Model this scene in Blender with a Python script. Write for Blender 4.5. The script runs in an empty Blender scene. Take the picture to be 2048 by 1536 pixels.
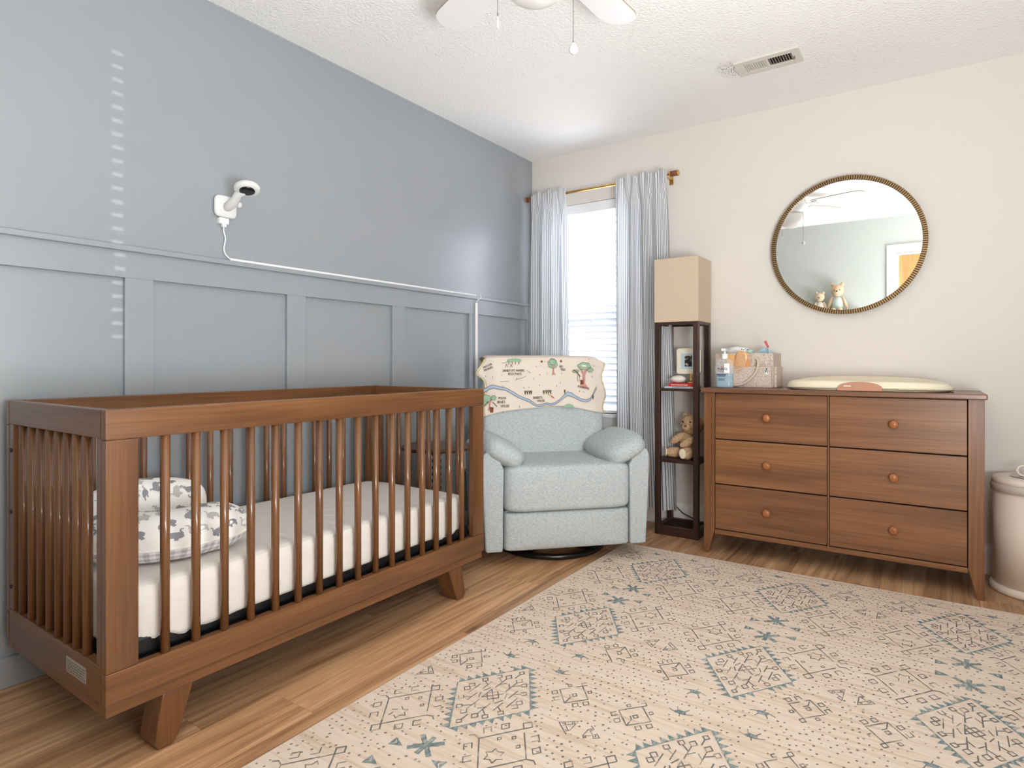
import bpy, bmesh, math, random
from mathutils import Vector, Matrix, noise
from mathutils.geometry import tessellate_polygon
PI = math.pi
random.seed(7)
scene = bpy.context.scene
COL = scene.collection

def S(r, g, b, a=1.0):
    f = lambda c: (c/255/12.92) if c/255 <= .04045 else ((c/255+.055)/1.055)**2.4
    return (f(r), f(g), f(b), a)

# ------------------------------------------------------------------ camera
cam_d = bpy.data.cameras.new('camera'); cam = bpy.data.objects.new('camera', cam_d); COL.objects.link(cam)
YAW = math.radians(34.71)
cam.location = (0, 0, 1.0033); cam.rotation_euler = (PI/2, 0, YAW)
cam_d.sensor_width = 36; cam_d.lens = 1216.04/2048*36
cam_d.shift_y = -(768-725.15)/2048
cam_d.clip_start = .02
scene.camera = cam
# ------------------------------------------------------------------ world, lights, exposure
w = bpy.data.worlds.new('sky'); scene.world = w; w.use_nodes = True
bg = w.node_tree.nodes['Background']; bg.inputs[0].default_value = (.93, .97, 1, 1); bg.inputs[1].default_value = 3.0
def area(name, loc, rot, sx, sy, power, col=(1, 1, 1)):
    d = bpy.data.lights.new(name, 'AREA'); d.shape = 'RECTANGLE'; d.size = sx; d.size_y = sy; d.energy = power; d.color = col
    o = bpy.data.objects.new(name, d); COL.objects.link(o); o.location = loc; o.rotation_euler = rot; return o
area('sunlit_ground', (-1.89, 5.0, .15), (math.radians(-128), 0, 0), 1.6, 1.4, 60, (1, .99, .97))
area('daylight_back_window', (-1.89, 4.08, 2.30), (math.radians(-56), 0, 0), .7, .30, 760, (1, .98, 1))
sun_d = bpy.data.lights.new('low_sun', 'SUN'); sun_d.energy = 1.4; sun_d.angle = math.radians(.15); sun_o = bpy.data.objects.new('low_sun', sun_d); COL.objects.link(sun_o)
sun_o.rotation_euler = Vector((-1, 0, -.03)).to_track_quat('-Z', 'Y').to_euler()
area('side_fill', (.93, .75, 1.45), (0, math.radians(90), 0), 1.3, 1.4, 15, (1, .98, .96))  # added soft fill inside the right wall, evens out the room light
area('ceiling_fill', (.52, .50, .75), (math.radians(162), math.radians(-24), 0), .6, 1.2, 78, (.965, .985, 1))  # added lamp out of view, aimed up to brighten the ceiling
scene.view_settings.view_transform = 'Standard'; scene.view_settings.look = 'None'
scene.view_settings.gamma = 1; scene.view_settings.use_curve_mapping = False
scene.view_settings.exposure = -0.02
scene.cycles.max_bounces = 10; scene.cycles.diffuse_bounces = 6; scene.cycles.glossy_bounces = 5
scene.cycles.transmission_bounces = 8; scene.cycles.transparent_max_bounces = 12
scene.cycles.use_denoising = True; scene.cycles.sample_clamp_indirect = 25
scene.cycles.caustics_reflective = False; scene.cycles.caustics_refractive = False

# ------------------------------------------------------------------ materials
def mat(name, col, rough=.5, metal=0, spec=.5, bump=None, trans=0, translucent=0, coat=0):
    m = bpy.data.materials.new(name); m.use_nodes = True
    nt = m.node_tree; b = nt.nodes['Principled BSDF']
    b.inputs['Base Color'].default_value = col; b.inputs['Roughness'].default_value = rough
    b.inputs['Metallic'].default_value = metal; b.inputs['Specular IOR Level'].default_value = spec
    b.inputs['Transmission Weight'].default_value = trans; b.inputs['Coat Weight'].default_value = coat
    if bump:
        sc, st, dist = bump
        tc = nt.nodes.new('ShaderNodeTexCoord'); n = nt.nodes.new('ShaderNodeTexNoise'); n.inputs['Scale'].default_value = sc
        n.inputs['Detail'].default_value = 3
        bp = nt.nodes.new('ShaderNodeBump'); bp.inputs['Strength'].default_value = st; bp.inputs['Distance'].default_value = dist
        nt.links.new(tc.outputs['Object'], n.inputs['Vector']); nt.links.new(n.outputs[0], bp.inputs['Height'])
        nt.links.new(bp.outputs[0], b.inputs['Normal'])
    if translucent:
        t = nt.nodes.new('ShaderNodeBsdfTranslucent'); t.inputs[0].default_value = col
        mx = nt.nodes.new('ShaderNodeMixShader'); mx.inputs[0].default_value = translucent
        nt.links.new(b.outputs[0], mx.inputs[1]); nt.links.new(t.outputs[0], mx.inputs[2])
        nt.links.new(mx.outputs[0], nt.nodes['Material Output'].inputs[0])
    return m

def nodes(m): return m.node_tree.nodes, m.node_tree.links, m.node_tree.nodes['Principled BSDF']

def noise_color(m, cols, scale, mapping=(1, 1, 1), detail=4, coord='Object', rnd=False, pos=(.3, .7), bump=0, distort=0, dist=.001):
    N, L, b = nodes(m)
    tc = N.new('ShaderNodeTexCoord'); mp = N.new('ShaderNodeMapping'); mp.inputs['Scale'].default_value = mapping
    L.new(tc.outputs[coord], mp.inputs['Vector'])
    if rnd:
        oi = N.new('ShaderNodeObjectInfo'); mu = N.new('ShaderNodeMath'); mu.operation = 'MULTIPLY'; mu.inputs[1].default_value = 37
        L.new(oi.outputs['Random'], mu.inputs[0]); cb = N.new('ShaderNodeCombineXYZ')
        for i in range(3): L.new(mu.outputs[0], cb.inputs[i])
        L.new(cb.outputs[0], mp.inputs['Location'])
    n = N.new('ShaderNodeTexNoise'); n.inputs['Scale'].default_value = scale; n.inputs['Detail'].default_value = detail
    n.inputs['Distortion'].default_value = distort
    L.new(mp.outputs[0], n.inputs['Vector'])
    r = N.new('ShaderNodeValToRGB'); r.color_ramp.elements[0].position = pos[0]; r.color_ramp.elements[1].position = pos[1]
    r.color_ramp.elements[0].color = cols[0]; r.color_ramp.elements[1].color = cols[-1]
    for i, c in enumerate(cols[1:-1]):
        e = r.color_ramp.elements.new(pos[0]+(pos[1]-pos[0])*(i+1)/(len(cols)-1)); e.color = c
    L.new(n.outputs[0], r.inputs[0]); L.new(r.outputs[0], b.inputs['Base Color'])
    if bump:
        bp = N.new('ShaderNodeBump'); bp.inputs['Strength'].default_value = bump; bp.inputs['Distance'].default_value = dist
        L.new(n.outputs[0], bp.inputs['Height']); L.new(bp.outputs[0], b.inputs['Normal'])
    return r, mp, n

def wood(name, light, dark, axis, rough=.38, grain=9, streak=.55, spec=.45, coat=0):
    """stained wood; grain runs along axis (0 x, 1 y, 2 z)"""
    m = mat(name, light, rough, spec=spec, coat=coat); N, L, b = nodes(m)
    sc = [1, 1, 1]; sc[axis] = .07
    mid = tuple((a+c)/2 for a, c in zip(light, dark))
    r, mp, n = noise_color(m, (dark, mid, light), grain*1.6, sc, 5, rnd=True, pos=(.32, .66), distort=.6)
    # fine pore streaks
    mp2 = N.new('ShaderNodeMapping'); s2 = [1, 1, 1]; s2[axis] = .025; mp2.inputs['Scale'].default_value = s2
    L.new(mp.inputs['Vector'].links[0].from_socket, mp2.inputs['Vector'])
    n2 = N.new('ShaderNodeTexNoise'); n2.inputs['Scale'].default_value = grain*16; n2.inputs['Detail'].default_value = 3
    L.new(mp2.outputs[0], n2.inputs['Vector'])
    r2 = N.new('ShaderNodeValToRGB'); r2.color_ramp.elements[0].position = .35; r2.color_ramp.elements[1].position = .62
    r2.color_ramp.elements[0].color = (streak, streak, streak, 1); r2.color_ramp.elements[1].color = (1, 1, 1, 1)
    L.new(n2.outputs[0], r2.inputs[0])
    mx = N.new('ShaderNodeMix'); mx.data_type = 'RGBA'; mx.blend_type = 'MULTIPLY'; mx.inputs[0].default_value = .55
    L.new(r.outputs[0], mx.inputs[6]); L.new(r2.outputs[0], mx.inputs[7]); L.new(mx.outputs[2], b.inputs['Base Color'])
    bp = N.new('ShaderNodeBump'); bp.inputs['Strength'].default_value = .12; bp.inputs['Distance'].default_value = .0006
    L.new(n2.outputs[0], bp.inputs['Height']); L.new(bp.outputs[0], b.inputs['Normal'])
    return m

M = {}
M['wall_blue'] = mat('blue_grey_satin_paint', S(151, 157, 162), .31, spec=.85, bump=(220, .05, .0005))
M['wall_cream'] = mat('cream_matt_paint', S(228, 222, 215), .6, spec=.3, bump=(240, .10, .0006))
M['wall_white'] = mat('white_satin_paint', S(236, 236, 234), .4)
M['wall_pale'] = mat('pale_green_white_paint', S(188, 192, 187), .6, spec=.3)
# popcorn ceiling with soot specks near the vent
m = M['ceiling'] = mat('popcorn_ceiling', S(250, 249, 247), .9, spec=.1)
N, L, b = nodes(m)
tc = N.new('ShaderNodeTexCoord'); v1 = N.new('ShaderNodeTexNoise'); v1.inputs['Scale'].default_value = 95; v1.inputs['Detail'].default_value = 3
L.new(tc.outputs['Object'], v1.inputs['Vector'])
bp = N.new('ShaderNodeBump'); bp.inputs['Strength'].default_value = .75; bp.inputs['Distance'].default_value = .008
L.new(v1.outputs[0], bp.inputs['Height']); L.new(bp.outputs[0], b.inputs['Normal'])
sx = N.new('ShaderNodeSeparateXYZ'); L.new(tc.outputs['Object'], sx.inputs[0])
def dist2(px, py, rx, ry):
    outs = []
    for ax, p, r in ((0, px, rx), (1, py, ry)):
        a = N.new('ShaderNodeMath'); a.operation = 'SUBTRACT'; a.inputs[1].default_value = p; L.new(sx.outputs[ax], a.inputs[0])
        d = N.new('ShaderNodeMath'); d.operation = 'DIVIDE'; d.inputs[1].default_value = r; L.new(a.outputs[0], d.inputs[0])
        e = N.new('ShaderNodeMath'); e.operation = 'POWER'; e.inputs[1].default_value = 2; L.new(d.outputs[0], e.inputs[0]); outs.append(e)
    s = N.new('ShaderNodeMath'); s.operation = 'ADD'; L.new(outs[0].outputs[0], s.inputs[0]); L.new(outs[1].outputs[0], s.inputs[1]); return s
d = dist2(-.82, 3.06, .07, .11)
inv = N.new('ShaderNodeMath'); inv.operation = 'SUBTRACT'; inv.inputs[0].default_value = 1; inv.use_clamp = True; L.new(d.outputs[0], inv.inputs[1])
ns = N.new('ShaderNodeTexNoise'); ns.inputs['Scale'].default_value = 170; L.new(tc.outputs['Object'], ns.inputs['Vector'])
th = N.new('ShaderNodeMath'); th.operation = 'GREATER_THAN'; th.inputs[1].default_value = .56; L.new(ns.outputs[0], th.inputs[0])
mu = N.new('ShaderNodeMath'); mu.operation = 'MULTIPLY'; L.new(inv.outputs[0], mu.inputs[0]); L.new(th.outputs[0], mu.inputs[1])
mx = N.new('ShaderNodeMix'); mx.data_type = 'RGBA'; L.new(mu.outputs[0], mx.inputs[0])
mx.inputs[6].default_value = S(250, 249, 247); mx.inputs[7].default_value = S(120, 112, 105); L.new(mx.outputs[2], b.inputs['Base Color'])

# floor planks: oak look vinyl with knots, per-plank tint
m = M['plank'] = mat('oak_plank', S(176, 136, 98), .42, spec=.4); N, L, b = nodes(m)
r, mp, n = noise_color(m, (S(156, 113, 80), S(202, 156, 115), S(228, 186, 143)), 24, (1, .05, 1), 6, rnd=True, pos=(.28, .70), distort=1.1)
oi = N.new('ShaderNodeObjectInfo'); hs = N.new('ShaderNodeHueSaturation')
mr = N.new('ShaderNodeMapRange'); mr.inputs['To Min'].default_value = .82; mr.inputs['To Max'].default_value = 1.12
L.new(oi.outputs['Random'], mr.inputs[0]); L.new(mr.outputs[0], hs.inputs['Value']); L.new(r.outputs[0], hs.inputs['Color'])
mpk = N.new('ShaderNodeMapping'); mpk.inputs['Scale'].default_value = (5.5, 1.6, 1); L.new(mp.inputs['Vector'].links[0].from_socket, mpk.inputs['Vector'])
L.new(mp.inputs['Location'].links[0].from_socket, mpk.inputs['Location'])
vo = N.new('ShaderNodeTexVoronoi'); vo.inputs['Scale'].default_value = 1.3; L.new(mpk.outputs[0], vo.inputs['Vector'])
kr = N.new('ShaderNodeValToRGB'); kr.color_ramp.elements[0].position = .02; kr.color_ramp.elements[1].position = .13
kr.color_ramp.elements[0].color = (.28, .22, .18, 1); kr.color_ramp.elements[1].color = (1, 1, 1, 1); L.new(vo.outputs['Distance'], kr.inputs[0])
mx = N.new('ShaderNodeMix'); mx.data_type = 'RGBA'; mx.blend_type = 'MULTIPLY'; mx.inputs[0].default_value = .8
L.new(hs.outputs[0], mx.inputs[6]); L.new(kr.outputs[0], mx.inputs[7])
mp2 = N.new('ShaderNodeMapping'); mp2.inputs['Scale'].default_value = (1, .03, 1); L.new(mp.inputs['Vector'].links[0].from_socket, mp2.inputs['Vector'])
n2 = N.new('ShaderNodeTexNoise'); n2.inputs['Scale'].default_value = 190; n2.inputs['Detail'].default_value = 3; L.new(mp2.outputs[0], n2.inputs['Vector'])
r2 = N.new('ShaderNodeValToRGB'); r2.color_ramp.elements[0].position = .35; r2.color_ramp.elements[1].position = .6
r2.color_ramp.elements[0].color = (.62, .58, .55, 1); r2.color_ramp.elements[1].color = (1, 1, 1, 1); L.new(n2.outputs[0], r2.inputs[0])
mx2 = N.new('ShaderNodeMix'); mx2.data_type = 'RGBA'; mx2.blend_type = 'MULTIPLY'; mx2.inputs[0].default_value = .5
L.new(mx.outputs[2], mx2.inputs[6]); L.new(r2.outputs[0], mx2.inputs[7]); L.new(mx2.outputs[2], b.inputs['Base Color'])
M['subfloor'] = mat('dark_joint', S(70, 50, 36), .8)

CRIB_L, CRIB_D = S(132, 89, 54), S(104, 67, 39)
M['crib_y'] = wood('walnut_stain_lengthwise', CRIB_L, CRIB_D, 1, rough=.34, coat=.15)
M['crib_x'] = wood('walnut_stain_crosswise', CRIB_L, CRIB_D, 0, rough=.34, coat=.15)
M['crib_z'] = wood('walnut_stain_upright', CRIB_L, CRIB_D, 2, rough=.30, coat=.35)
M['dresser_x'] = wood('dresser_stain_crosswise', S(153, 106, 69), S(120, 79, 52), 0, rough=.36, grain=7)
M['dresser_z'] = wood('dresser_stain_upright', S(148, 100, 62), S(120, 78, 50), 2, rough=.36)
M['dresser_top'] = wood('dresser_top_stain', S(140, 98, 72), S(108, 74, 54), 0, rough=.3)
M['knob'] = wood('knob_wood', S(190, 120, 70), S(158, 96, 56), 2, rough=.3)
M['dark_gap'] = mat('dark_gap', S(28, 18, 12), .8)
M['espresso'] = wood('espresso_wood', S(74, 48, 38), S(52, 34, 28), 2, rough=.4)
M['espresso_x'] = wood('espresso_wood_flat', S(74, 48, 38), S(52, 34, 28), 0, rough=.4)
M['table'] = wood('side_table_wood', S(108, 74, 54), S(76, 50, 38), 0, rough=.35)
M['black_wood'] = mat('black_lacquer', S(22, 18, 17), .35)
M['black_metal'] = mat('black_gloss_metal', S(14, 14, 15), .22, spec=.6)
M['black'] = mat('black_plastic', S(22, 22, 24), .4)
M['lens'] = mat('camera_lens_black', S(12, 12, 14), .12, spec=.7)
M['white'] = mat('white_plastic', S(243, 243, 242), .35)
M['white_gloss'] = mat('white_gloss_plastic', S(226, 226, 226), .25)
M['glass_white'] = mat('frosted_glass', S(246, 244, 240), .35, translucent=.4)
M['chain'] = mat('nickel_bead_chain', S(128, 124, 120), .5, metal=.3)
M['vent_paint'] = mat('aged_vent_paint', S(220, 213, 205), .6)
M['dust'] = mat('dusty_edge', S(168, 150, 128), .9)
M['brass'] = mat('brass', S(214, 170, 98), .25, metal=1)
M['leather'] = mat('brown_leather', S(128, 74, 46), .6)
M['bronze'] = mat('antique_bronze', S(150, 124, 88), .38, metal=.85)
M['bronze_dark'] = mat('bronze_groove', S(60, 46, 32), .6, metal=.4)
M['mirror'] = mat('mirror_silver', (.93, .95, .95, 1), 0.0, metal=1)
M['chrome'] = mat('chrome', S(220, 218, 215), .15, metal=1)
M['slat'] = mat('white_blind_slat', S(240, 243, 248), .45, translucent=.22)
M['vinyl'] = mat('white_vinyl', S(242, 243, 244), .4)
m = M['glass'] = mat('window_glass', (1, 1, 1, 1), 0.0, trans=1)
N, L, b = nodes(m); tr = N.new('ShaderNodeBsdfTransparent'); gl = N.new('ShaderNodeBsdfGlossy'); gl.inputs['Roughness'].default_value = 0
mx = N.new('ShaderNodeMixShader'); mx.inputs[0].default_value = .06; L.new(tr.outputs[0], mx.inputs[1]); L.new(gl.outputs[0], mx.inputs[2])
L.new(mx.outputs[0], N['Material Output'].inputs[0])
# striped curtain cloth (UV x in metres of cloth)
m = M['curtain'] = mat('pinstripe_cloth', S(236, 237, 238), .85, spec=.1); N, L, b = nodes(m)
tc = N.new('ShaderNodeTexCoord'); sx = N.new('ShaderNodeSeparateXYZ'); L.new(tc.outputs['UV'], sx.inputs[0])
mu = N.new('ShaderNodeMath'); mu.operation = 'MULTIPLY'; mu.inputs[1].default_value = 1/.0125; L.new(sx.outputs[0], mu.inputs[0])
fr = N.new('ShaderNodeMath'); fr.operation = 'FRACT'; L.new(mu.outputs[0], fr.inputs[0])
rp = N.new('ShaderNodeValToRGB'); e = rp.color_ramp.elements; e[0].position = 0; e[0].color = S(112, 120, 134); e[1].position = 1; e[1].color = S(238, 239, 240)
x = e.new(.26); x.color = S(112, 120, 134); x = e.new(.34); x.color = S(238, 239, 240); x = e.new(.94); x.color = S(238, 239, 240)
L.new(fr.outputs[0], rp.inputs[0]); L.new(rp.outputs[0], b.inputs['Base Color'])
t = N.new('ShaderNodeBsdfTranslucent'); L.new(rp.outputs[0], t.inputs[0]); mx = N.new('ShaderNodeMixShader'); mx.inputs[0].default_value = .3
L.new(b.outputs[0], mx.inputs[1]); L.new(t.outputs[0], mx.inputs[2]); L.new(mx.outputs[0], N['Material Output'].inputs[0])
# heathered upholstery
m = M['uphol'] = mat('heathered_upholstery', S(186, 199, 202), .9, spec=.15)
noise_color(m, (S(162, 173, 176), S(187, 196, 198), S(208, 212, 212)), 260, (.35, .35, 1.5), 4, pos=(.3, .7), bump=.25, dist=.0012)
m = M['shade'] = mat('linen_shade', S(213, 193, 170), .9, spec=.1)
noise_color(m, (S(208, 188, 164), S(216, 196, 173)), 700, (1, 1, .25), 3, bump=.1)
m = M['sheet'] = mat('cream_sheet', S(226, 220, 213), .85, spec=.1, bump=(22, .45, .012))
m = M['felt'] = mat('oatmeal_felt', S(206, 190, 176), .95, spec=.1)
noise_color(m, (S(168, 150, 138), S(205, 189, 176), S(224, 211, 198)), 160, (1, 1, 1), 5, pos=(.3, .68), bump=.2)
M['strap'] = mat('felt_strap', S(208, 194, 176), .8)
m = M['foam'] = mat('cream_foam', S(240, 229, 203), .55, spec=.3)
M['terracotta'] = mat('terracotta_rubber', S(190, 138, 112), .6)
m = M['fur'] = mat('teddy_fur', S(206, 170, 132), .95, spec=.1)
noise_color(m, (S(172, 132, 98), S(206, 170, 134), S(226, 196, 162)), 130, (1, 1, 1), 5, pos=(.3, .7), bump=.6, dist=.004)
M['fur_pad'] = mat('cream_plush', S(238, 226, 198), .95, spec=.1, bump=(300, .3, .002))
M['eye'] = mat('bead_eye', S(24, 18, 16), .2)
M['nose'] = mat('brown_nose', S(120, 80, 62), .7)
M['knit'] = mat('tan_knit', S(214, 182, 150), .95, spec=.1, bump=(160, .5, .002))
M['knit_pale'] = mat('oatmeal_knit', S(222, 200, 170), .95, spec=.1, bump=(160, .5, .002))
M['knit_green'] = mat('pale_green_knit', S(196, 210, 200), .95, spec=.1)
M['knit_stripe'] = mat('cream_knit', S(232, 222, 208), .95, spec=.1)
M['can'] = mat('cream_enamel_steel', S(240, 228, 214), .32, spec=.5)
M['can_band'] = mat('greige_band', S(206, 196, 186), .35)
# rug
m = M['rug'] = mat('rug_pile', S(222, 203, 180), .95, spec=.05)
noise_color(m, (S(212, 188, 166), S(226, 209, 191), S(230, 216, 200)), 75, (.06, 1, 1), 4, pos=(.28, .72), bump=.08)
M['ink'] = mat('rug_ink', S(122, 121, 116), .95, spec=.05)
M['ink_soft'] = mat('rug_ink_faded', S(168, 158, 146), .95, spec=.05)
m = M['ink_teal'] = mat('rug_ink_teal', S(112, 134, 136), .95, spec=.05)
noise_color(m, (S(104, 124, 128), S(136, 150, 150), S(196, 188, 174)), 120, (1, .3, 1), 4, pos=(.3, .72))
M['ink_dot'] = mat('rug_ink_dot', S(146, 130, 114), .95, spec=.05)
# cloth print
M['blanket'] = mat('cream_muslin', S(244, 232, 218), .9, spec=.1, bump=(500, .15, .0006), translucent=.12)
M['blanket_back'] = mat('pale_yellow_muslin', S(240, 226, 160), .9, spec=.1)
for k, c in dict(p_black=(64, 50, 46), p_green=(158, 192, 160), p_blue=(176, 192, 212), p_brown=(132, 82, 66), p_rose=(204, 150, 142), p_red=(214, 92, 66), p_olive=(96, 84, 62)).items():
    M[k] = mat('print_'+k[2:], S(*c), .9, spec=.1)
M['eleph_a'] = mat('elephant_grey', S(148, 149, 154), .9, spec=.1); M['eleph_b'] = mat('elephant_pale', S(192, 190, 186), .9, spec=.1)
M['pillow'] = mat('white_cotton', S(246, 243, 238), .9, spec=.1)
m = M['gingham'] = mat('gingham_cotton', S(240, 238, 236), .9, spec=.1); N, L, b = nodes(m)
tc = N.new('ShaderNodeTexCoord'); sx = N.new('ShaderNodeSeparateXYZ'); L.new(tc.outputs['UV'], sx.inputs[0]); gs = []
for ax in (0, 1):
    mu = N.new('ShaderNodeMath'); mu.operation = 'MULTIPLY'; mu.inputs[1].default_value = 1/.021; L.new(sx.outputs[ax], mu.inputs[0])
    fr = N.new('ShaderNodeMath'); fr.operation = 'FRACT'; L.new(mu.outputs[0], fr.inputs[0])
    g = N.new('ShaderNodeMath'); g.operation = 'GREATER_THAN'; g.inputs[1].default_value = .5; L.new(fr.outputs[0], g.inputs[0]); gs.append(g)
ad = N.new('ShaderNodeMath'); ad.operation = 'ADD'; L.new(gs[0].outputs[0], ad.inputs[0]); L.new(gs[1].outputs[0], ad.inputs[1])
hf = N.new('ShaderNodeMath'); hf.operation = 'MULTIPLY'; hf.inputs[1].default_value = .5; L.new(ad.outputs[0], hf.inputs[0])
mx = N.new('ShaderNodeMix'); mx.data_type = 'RGBA'; L.new(hf.outputs[0], mx.inputs[0]); mx.inputs[6].default_value = S(244, 241, 240); mx.inputs[7].default_value = S(184, 182, 190)
L.new(mx.outputs[2], b.inputs['Base Color'])
# small goods
M['frame_cream'] = mat('cream_enamel', S(244, 236, 218), .35); M['mat_blue'] = mat('pale_blue_mount', S(196, 218, 224), .7)
m = M['photo'] = mat('scan_print', S(40, 38, 40), .3); noise_color(m, (S(22, 20, 24), S(52, 46, 46), S(206, 186, 168)), 75, (1, 1, 1), 3, pos=(.4, .66))
M['egg'] = mat('white_stone', S(238, 234, 224), .4); M['red'] = mat('red_cover', S(206, 52, 48), .5); M['paleblue'] = mat('pale_blue_cover', S(206, 220, 226), .5)
M['paper'] = mat('paper', S(240, 234, 220), .8); M['clear'] = mat('clear_plastic', (.95, .97, .98, 1), .05, trans=.9)
M['gel'] = mat('pale_blue_gel', S(190, 220, 232), .05, trans=.75); M['label_white'] = mat('white_label', S(244, 246, 248), .4); M['navy'] = mat('navy_print', S(40, 48, 96), .5)
M['magenta'] = mat('magenta_print', S(200, 60, 110), .5)
M['beech'] = mat('beech', S(226, 176, 116), .5); M['bamboo'] = mat('bamboo', S(222, 158, 98), .5); M['bristle'] = mat('pale_bristle', S(240, 214, 176), .5)
M['tip_red'] = mat('coral_plastic', S(226, 96, 96), .4); M['tip_clear'] = mat('pale_silicone', S(214, 214, 196), .3); M['card_blue'] = mat('pale_blue_plastic', S(172, 212, 226), .4)
M['mint'] = mat('mint_plastic', S(196, 222, 206), .4)
M['orange_door'] = wood('orange_lit_wood', S(214, 160, 104), S(196, 140, 86), 2, rough=.35)  # orange light in the doorway is put into the wood colour
M['label_silver'] = mat('silver_label', S(170, 166, 158), .4); M['grey_print'] = mat('grey_print', S(116, 112, 110), .6)

for key, colr, tr_ in (('clear', (.96, .98, .99, 1), .80), ('gel', S(176, 214, 230), .45)):
    N, L, b = nodes(M[key]); t_ = N.new('ShaderNodeBsdfTransparent'); b.inputs['Transmission Weight'].default_value = 0; b.inputs['Base Color'].default_value = colr
    t_.inputs[0].default_value = colr; mx = N.new('ShaderNodeMixShader'); mx.inputs[0].default_value = tr_
    L.new(b.outputs[0], mx.inputs[1]); L.new(t_.outputs[0], mx.inputs[2]); L.new(mx.outputs[0], N['Material Output'].inputs[0])

# ------------------------------------------------------------------ mesh helpers
WORLD = {}
class MB:
    def __init__(s): s.v = []; s.f = []; s.mi = []; s.uv = {}; s.sm = []
    def add(s, vs, fs, mi=0, smooth=True, uvs=None):
        o = len(s.v); s.v += [tuple(p) for p in vs]
        for k, f in enumerate(fs):
            s.f.append(tuple(i+o for i in f)); s.mi.append(mi); s.sm.append(smooth)
            if uvs: s.uv[len(s.f)-1] = [uvs[i] for i in f]
        return s
    def box(s, x0, x1, y0, y1, z0, z1, mi=0):
        vs = [(x, y, z) for z in (z0, z1) for y in (y0, y1) for x in (x0, x1)]
        return s.add(vs, [(0, 2, 3, 1), (4, 5, 7, 6), (0, 1, 5, 4), (2, 6, 7, 3), (0, 4, 6, 2), (1, 3, 7, 5)], mi, False)
    def hexa(s, bot, top, mi=0):
        vs = list(bot)+list(top)
        return s.add(vs, [(3, 2, 1, 0), (4, 5, 6, 7), (0, 1, 5, 4), (1, 2, 6, 5), (2, 3, 7, 6), (3, 0, 4, 7)], mi, False)
    def prism(s, poly, axis, a0, a1, mi=0, smooth=False):
        n = len(poly)
        def P(p, a):
            return {0: (a, p[0], p[1]), 1: (p[0], a, p[1]), 2: (p[0], p[1], a)}[axis]
        vs = [P(p, a0) for p in poly]+[P(p, a1) for p in poly]
        fs = [tuple(range(n)), tuple(range(2*n-1, n-1, -1))]+[(i, i+n, (i+1) % n+n, (i+1) % n) for i in range(n)]
        return s.add(vs, fs, mi, smooth)
    def tube(s, path, r, n=10, mi=0, closed=False, cap=True):
        path = [Vector(p) for p in path]; k = len(path); rr = r if isinstance(r, (list, tuple)) else [r]*k
        up = None; vs = []; fs = []
        for i, p in enumerate(path):
            a = path[(i-1) % k] if (closed or i > 0) else p; c = path[(i+1) % k] if (closed or i < k-1) else p
            t = (c-a).normalized()
            if up is None: up = Vector((0, 0, 1)) if abs(t.z) < .9 else Vector((1, 0, 0))
            sd = t.cross(up).normalized(); up = sd.cross(t).normalized()
            for j in range(n):
                an = 2*PI*j/n; vs.append(p+sd*math.cos(an)*rr[i]+up*math.sin(an)*rr[i])
        for i in range(k if closed else k-1):
            for j in range(n):
                i2 = (i+1) % k; fs.append((i*n+j, i*n+(j+1) % n, i2*n+(j+1) % n, i2*n+j))
        s.add(vs, fs, mi)
        if cap and not closed:
            o = len(s.v)-len(vs)
            s.f += [tuple(o+j for j in range(n))[::-1], tuple(o+(k-1)*n+j for j in range(n))]; s.mi += [mi]*2; s.sm += [False]*2
        return s
    def cyl(s, p0, p1, r0, r1=None, n=16, mi=0): return s.tube([p0, p1], [r0, r0 if r1 is None else r1], n, mi)
    def lathe(s, prof, c, n=32, mi=0, axis=None, smooth=True):
        """prof: (r, h) from bottom to top; axis: direction of h"""
        ax = Vector(axis).normalized() if axis else Vector((0, 0, 1)); q = Vector((0, 0, 1)).rotation_difference(ax); c = Vector(c); vs = []; k = len(prof)
        for r, h in prof:
            for j in range(n):
                a = 2*PI*j/n; vs.append(c+q @ Vector((r*math.cos(a), r*math.sin(a), h)))
        fs = [(i*n+j, i*n+(j+1) % n, (i+1)*n+(j+1) % n, (i+1)*n+j) for i in range(k-1) for j in range(n)]
        s.add(vs, fs, mi, smooth); o = len(s.v)-len(vs)
        if prof[0][0] > 1e-6: s.f.append(tuple(o+j for j in range(n))[::-1]); s.mi.append(mi); s.sm.append(False)
        if prof[-1][0] > 1e-6: s.f.append(tuple(o+(k-1)*n+j for j in range(n))); s.mi.append(mi); s.sm.append(False)
        return s
    def superq(s, c, ab, e=(1, 1), nu=28, nv=16, mi=0, rot=None, fuzz=0):
        c = Vector(c); a, b_, h = ab; sp = lambda x, p: math.copysign(abs(x)**p, x); vs = []; fs = []
        for i in range(nv+1):
            la = -PI/2+PI*i/nv
            for j in range(nu):
                lo = 2*PI*j/nu
                p = Vector((a*sp(math.cos(la), e[0])*sp(math.cos(lo), e[1]), b_*sp(math.cos(la), e[0])*sp(math.sin(lo), e[1]), h*sp(math.sin(la), e[0])))
                if fuzz: p = p*(1+fuzz*(random.random()-.5)*2)
                if rot is not None: p = rot @ p
                vs.append(c+p)
        for i in range(nv):
            for j in range(nu): fs.append((i*nu+j, i*nu+(j+1) % nu, (i+1)*nu+(j+1) % nu, (i+1)*nu+j))
        return s.add(vs, fs, mi)
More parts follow.
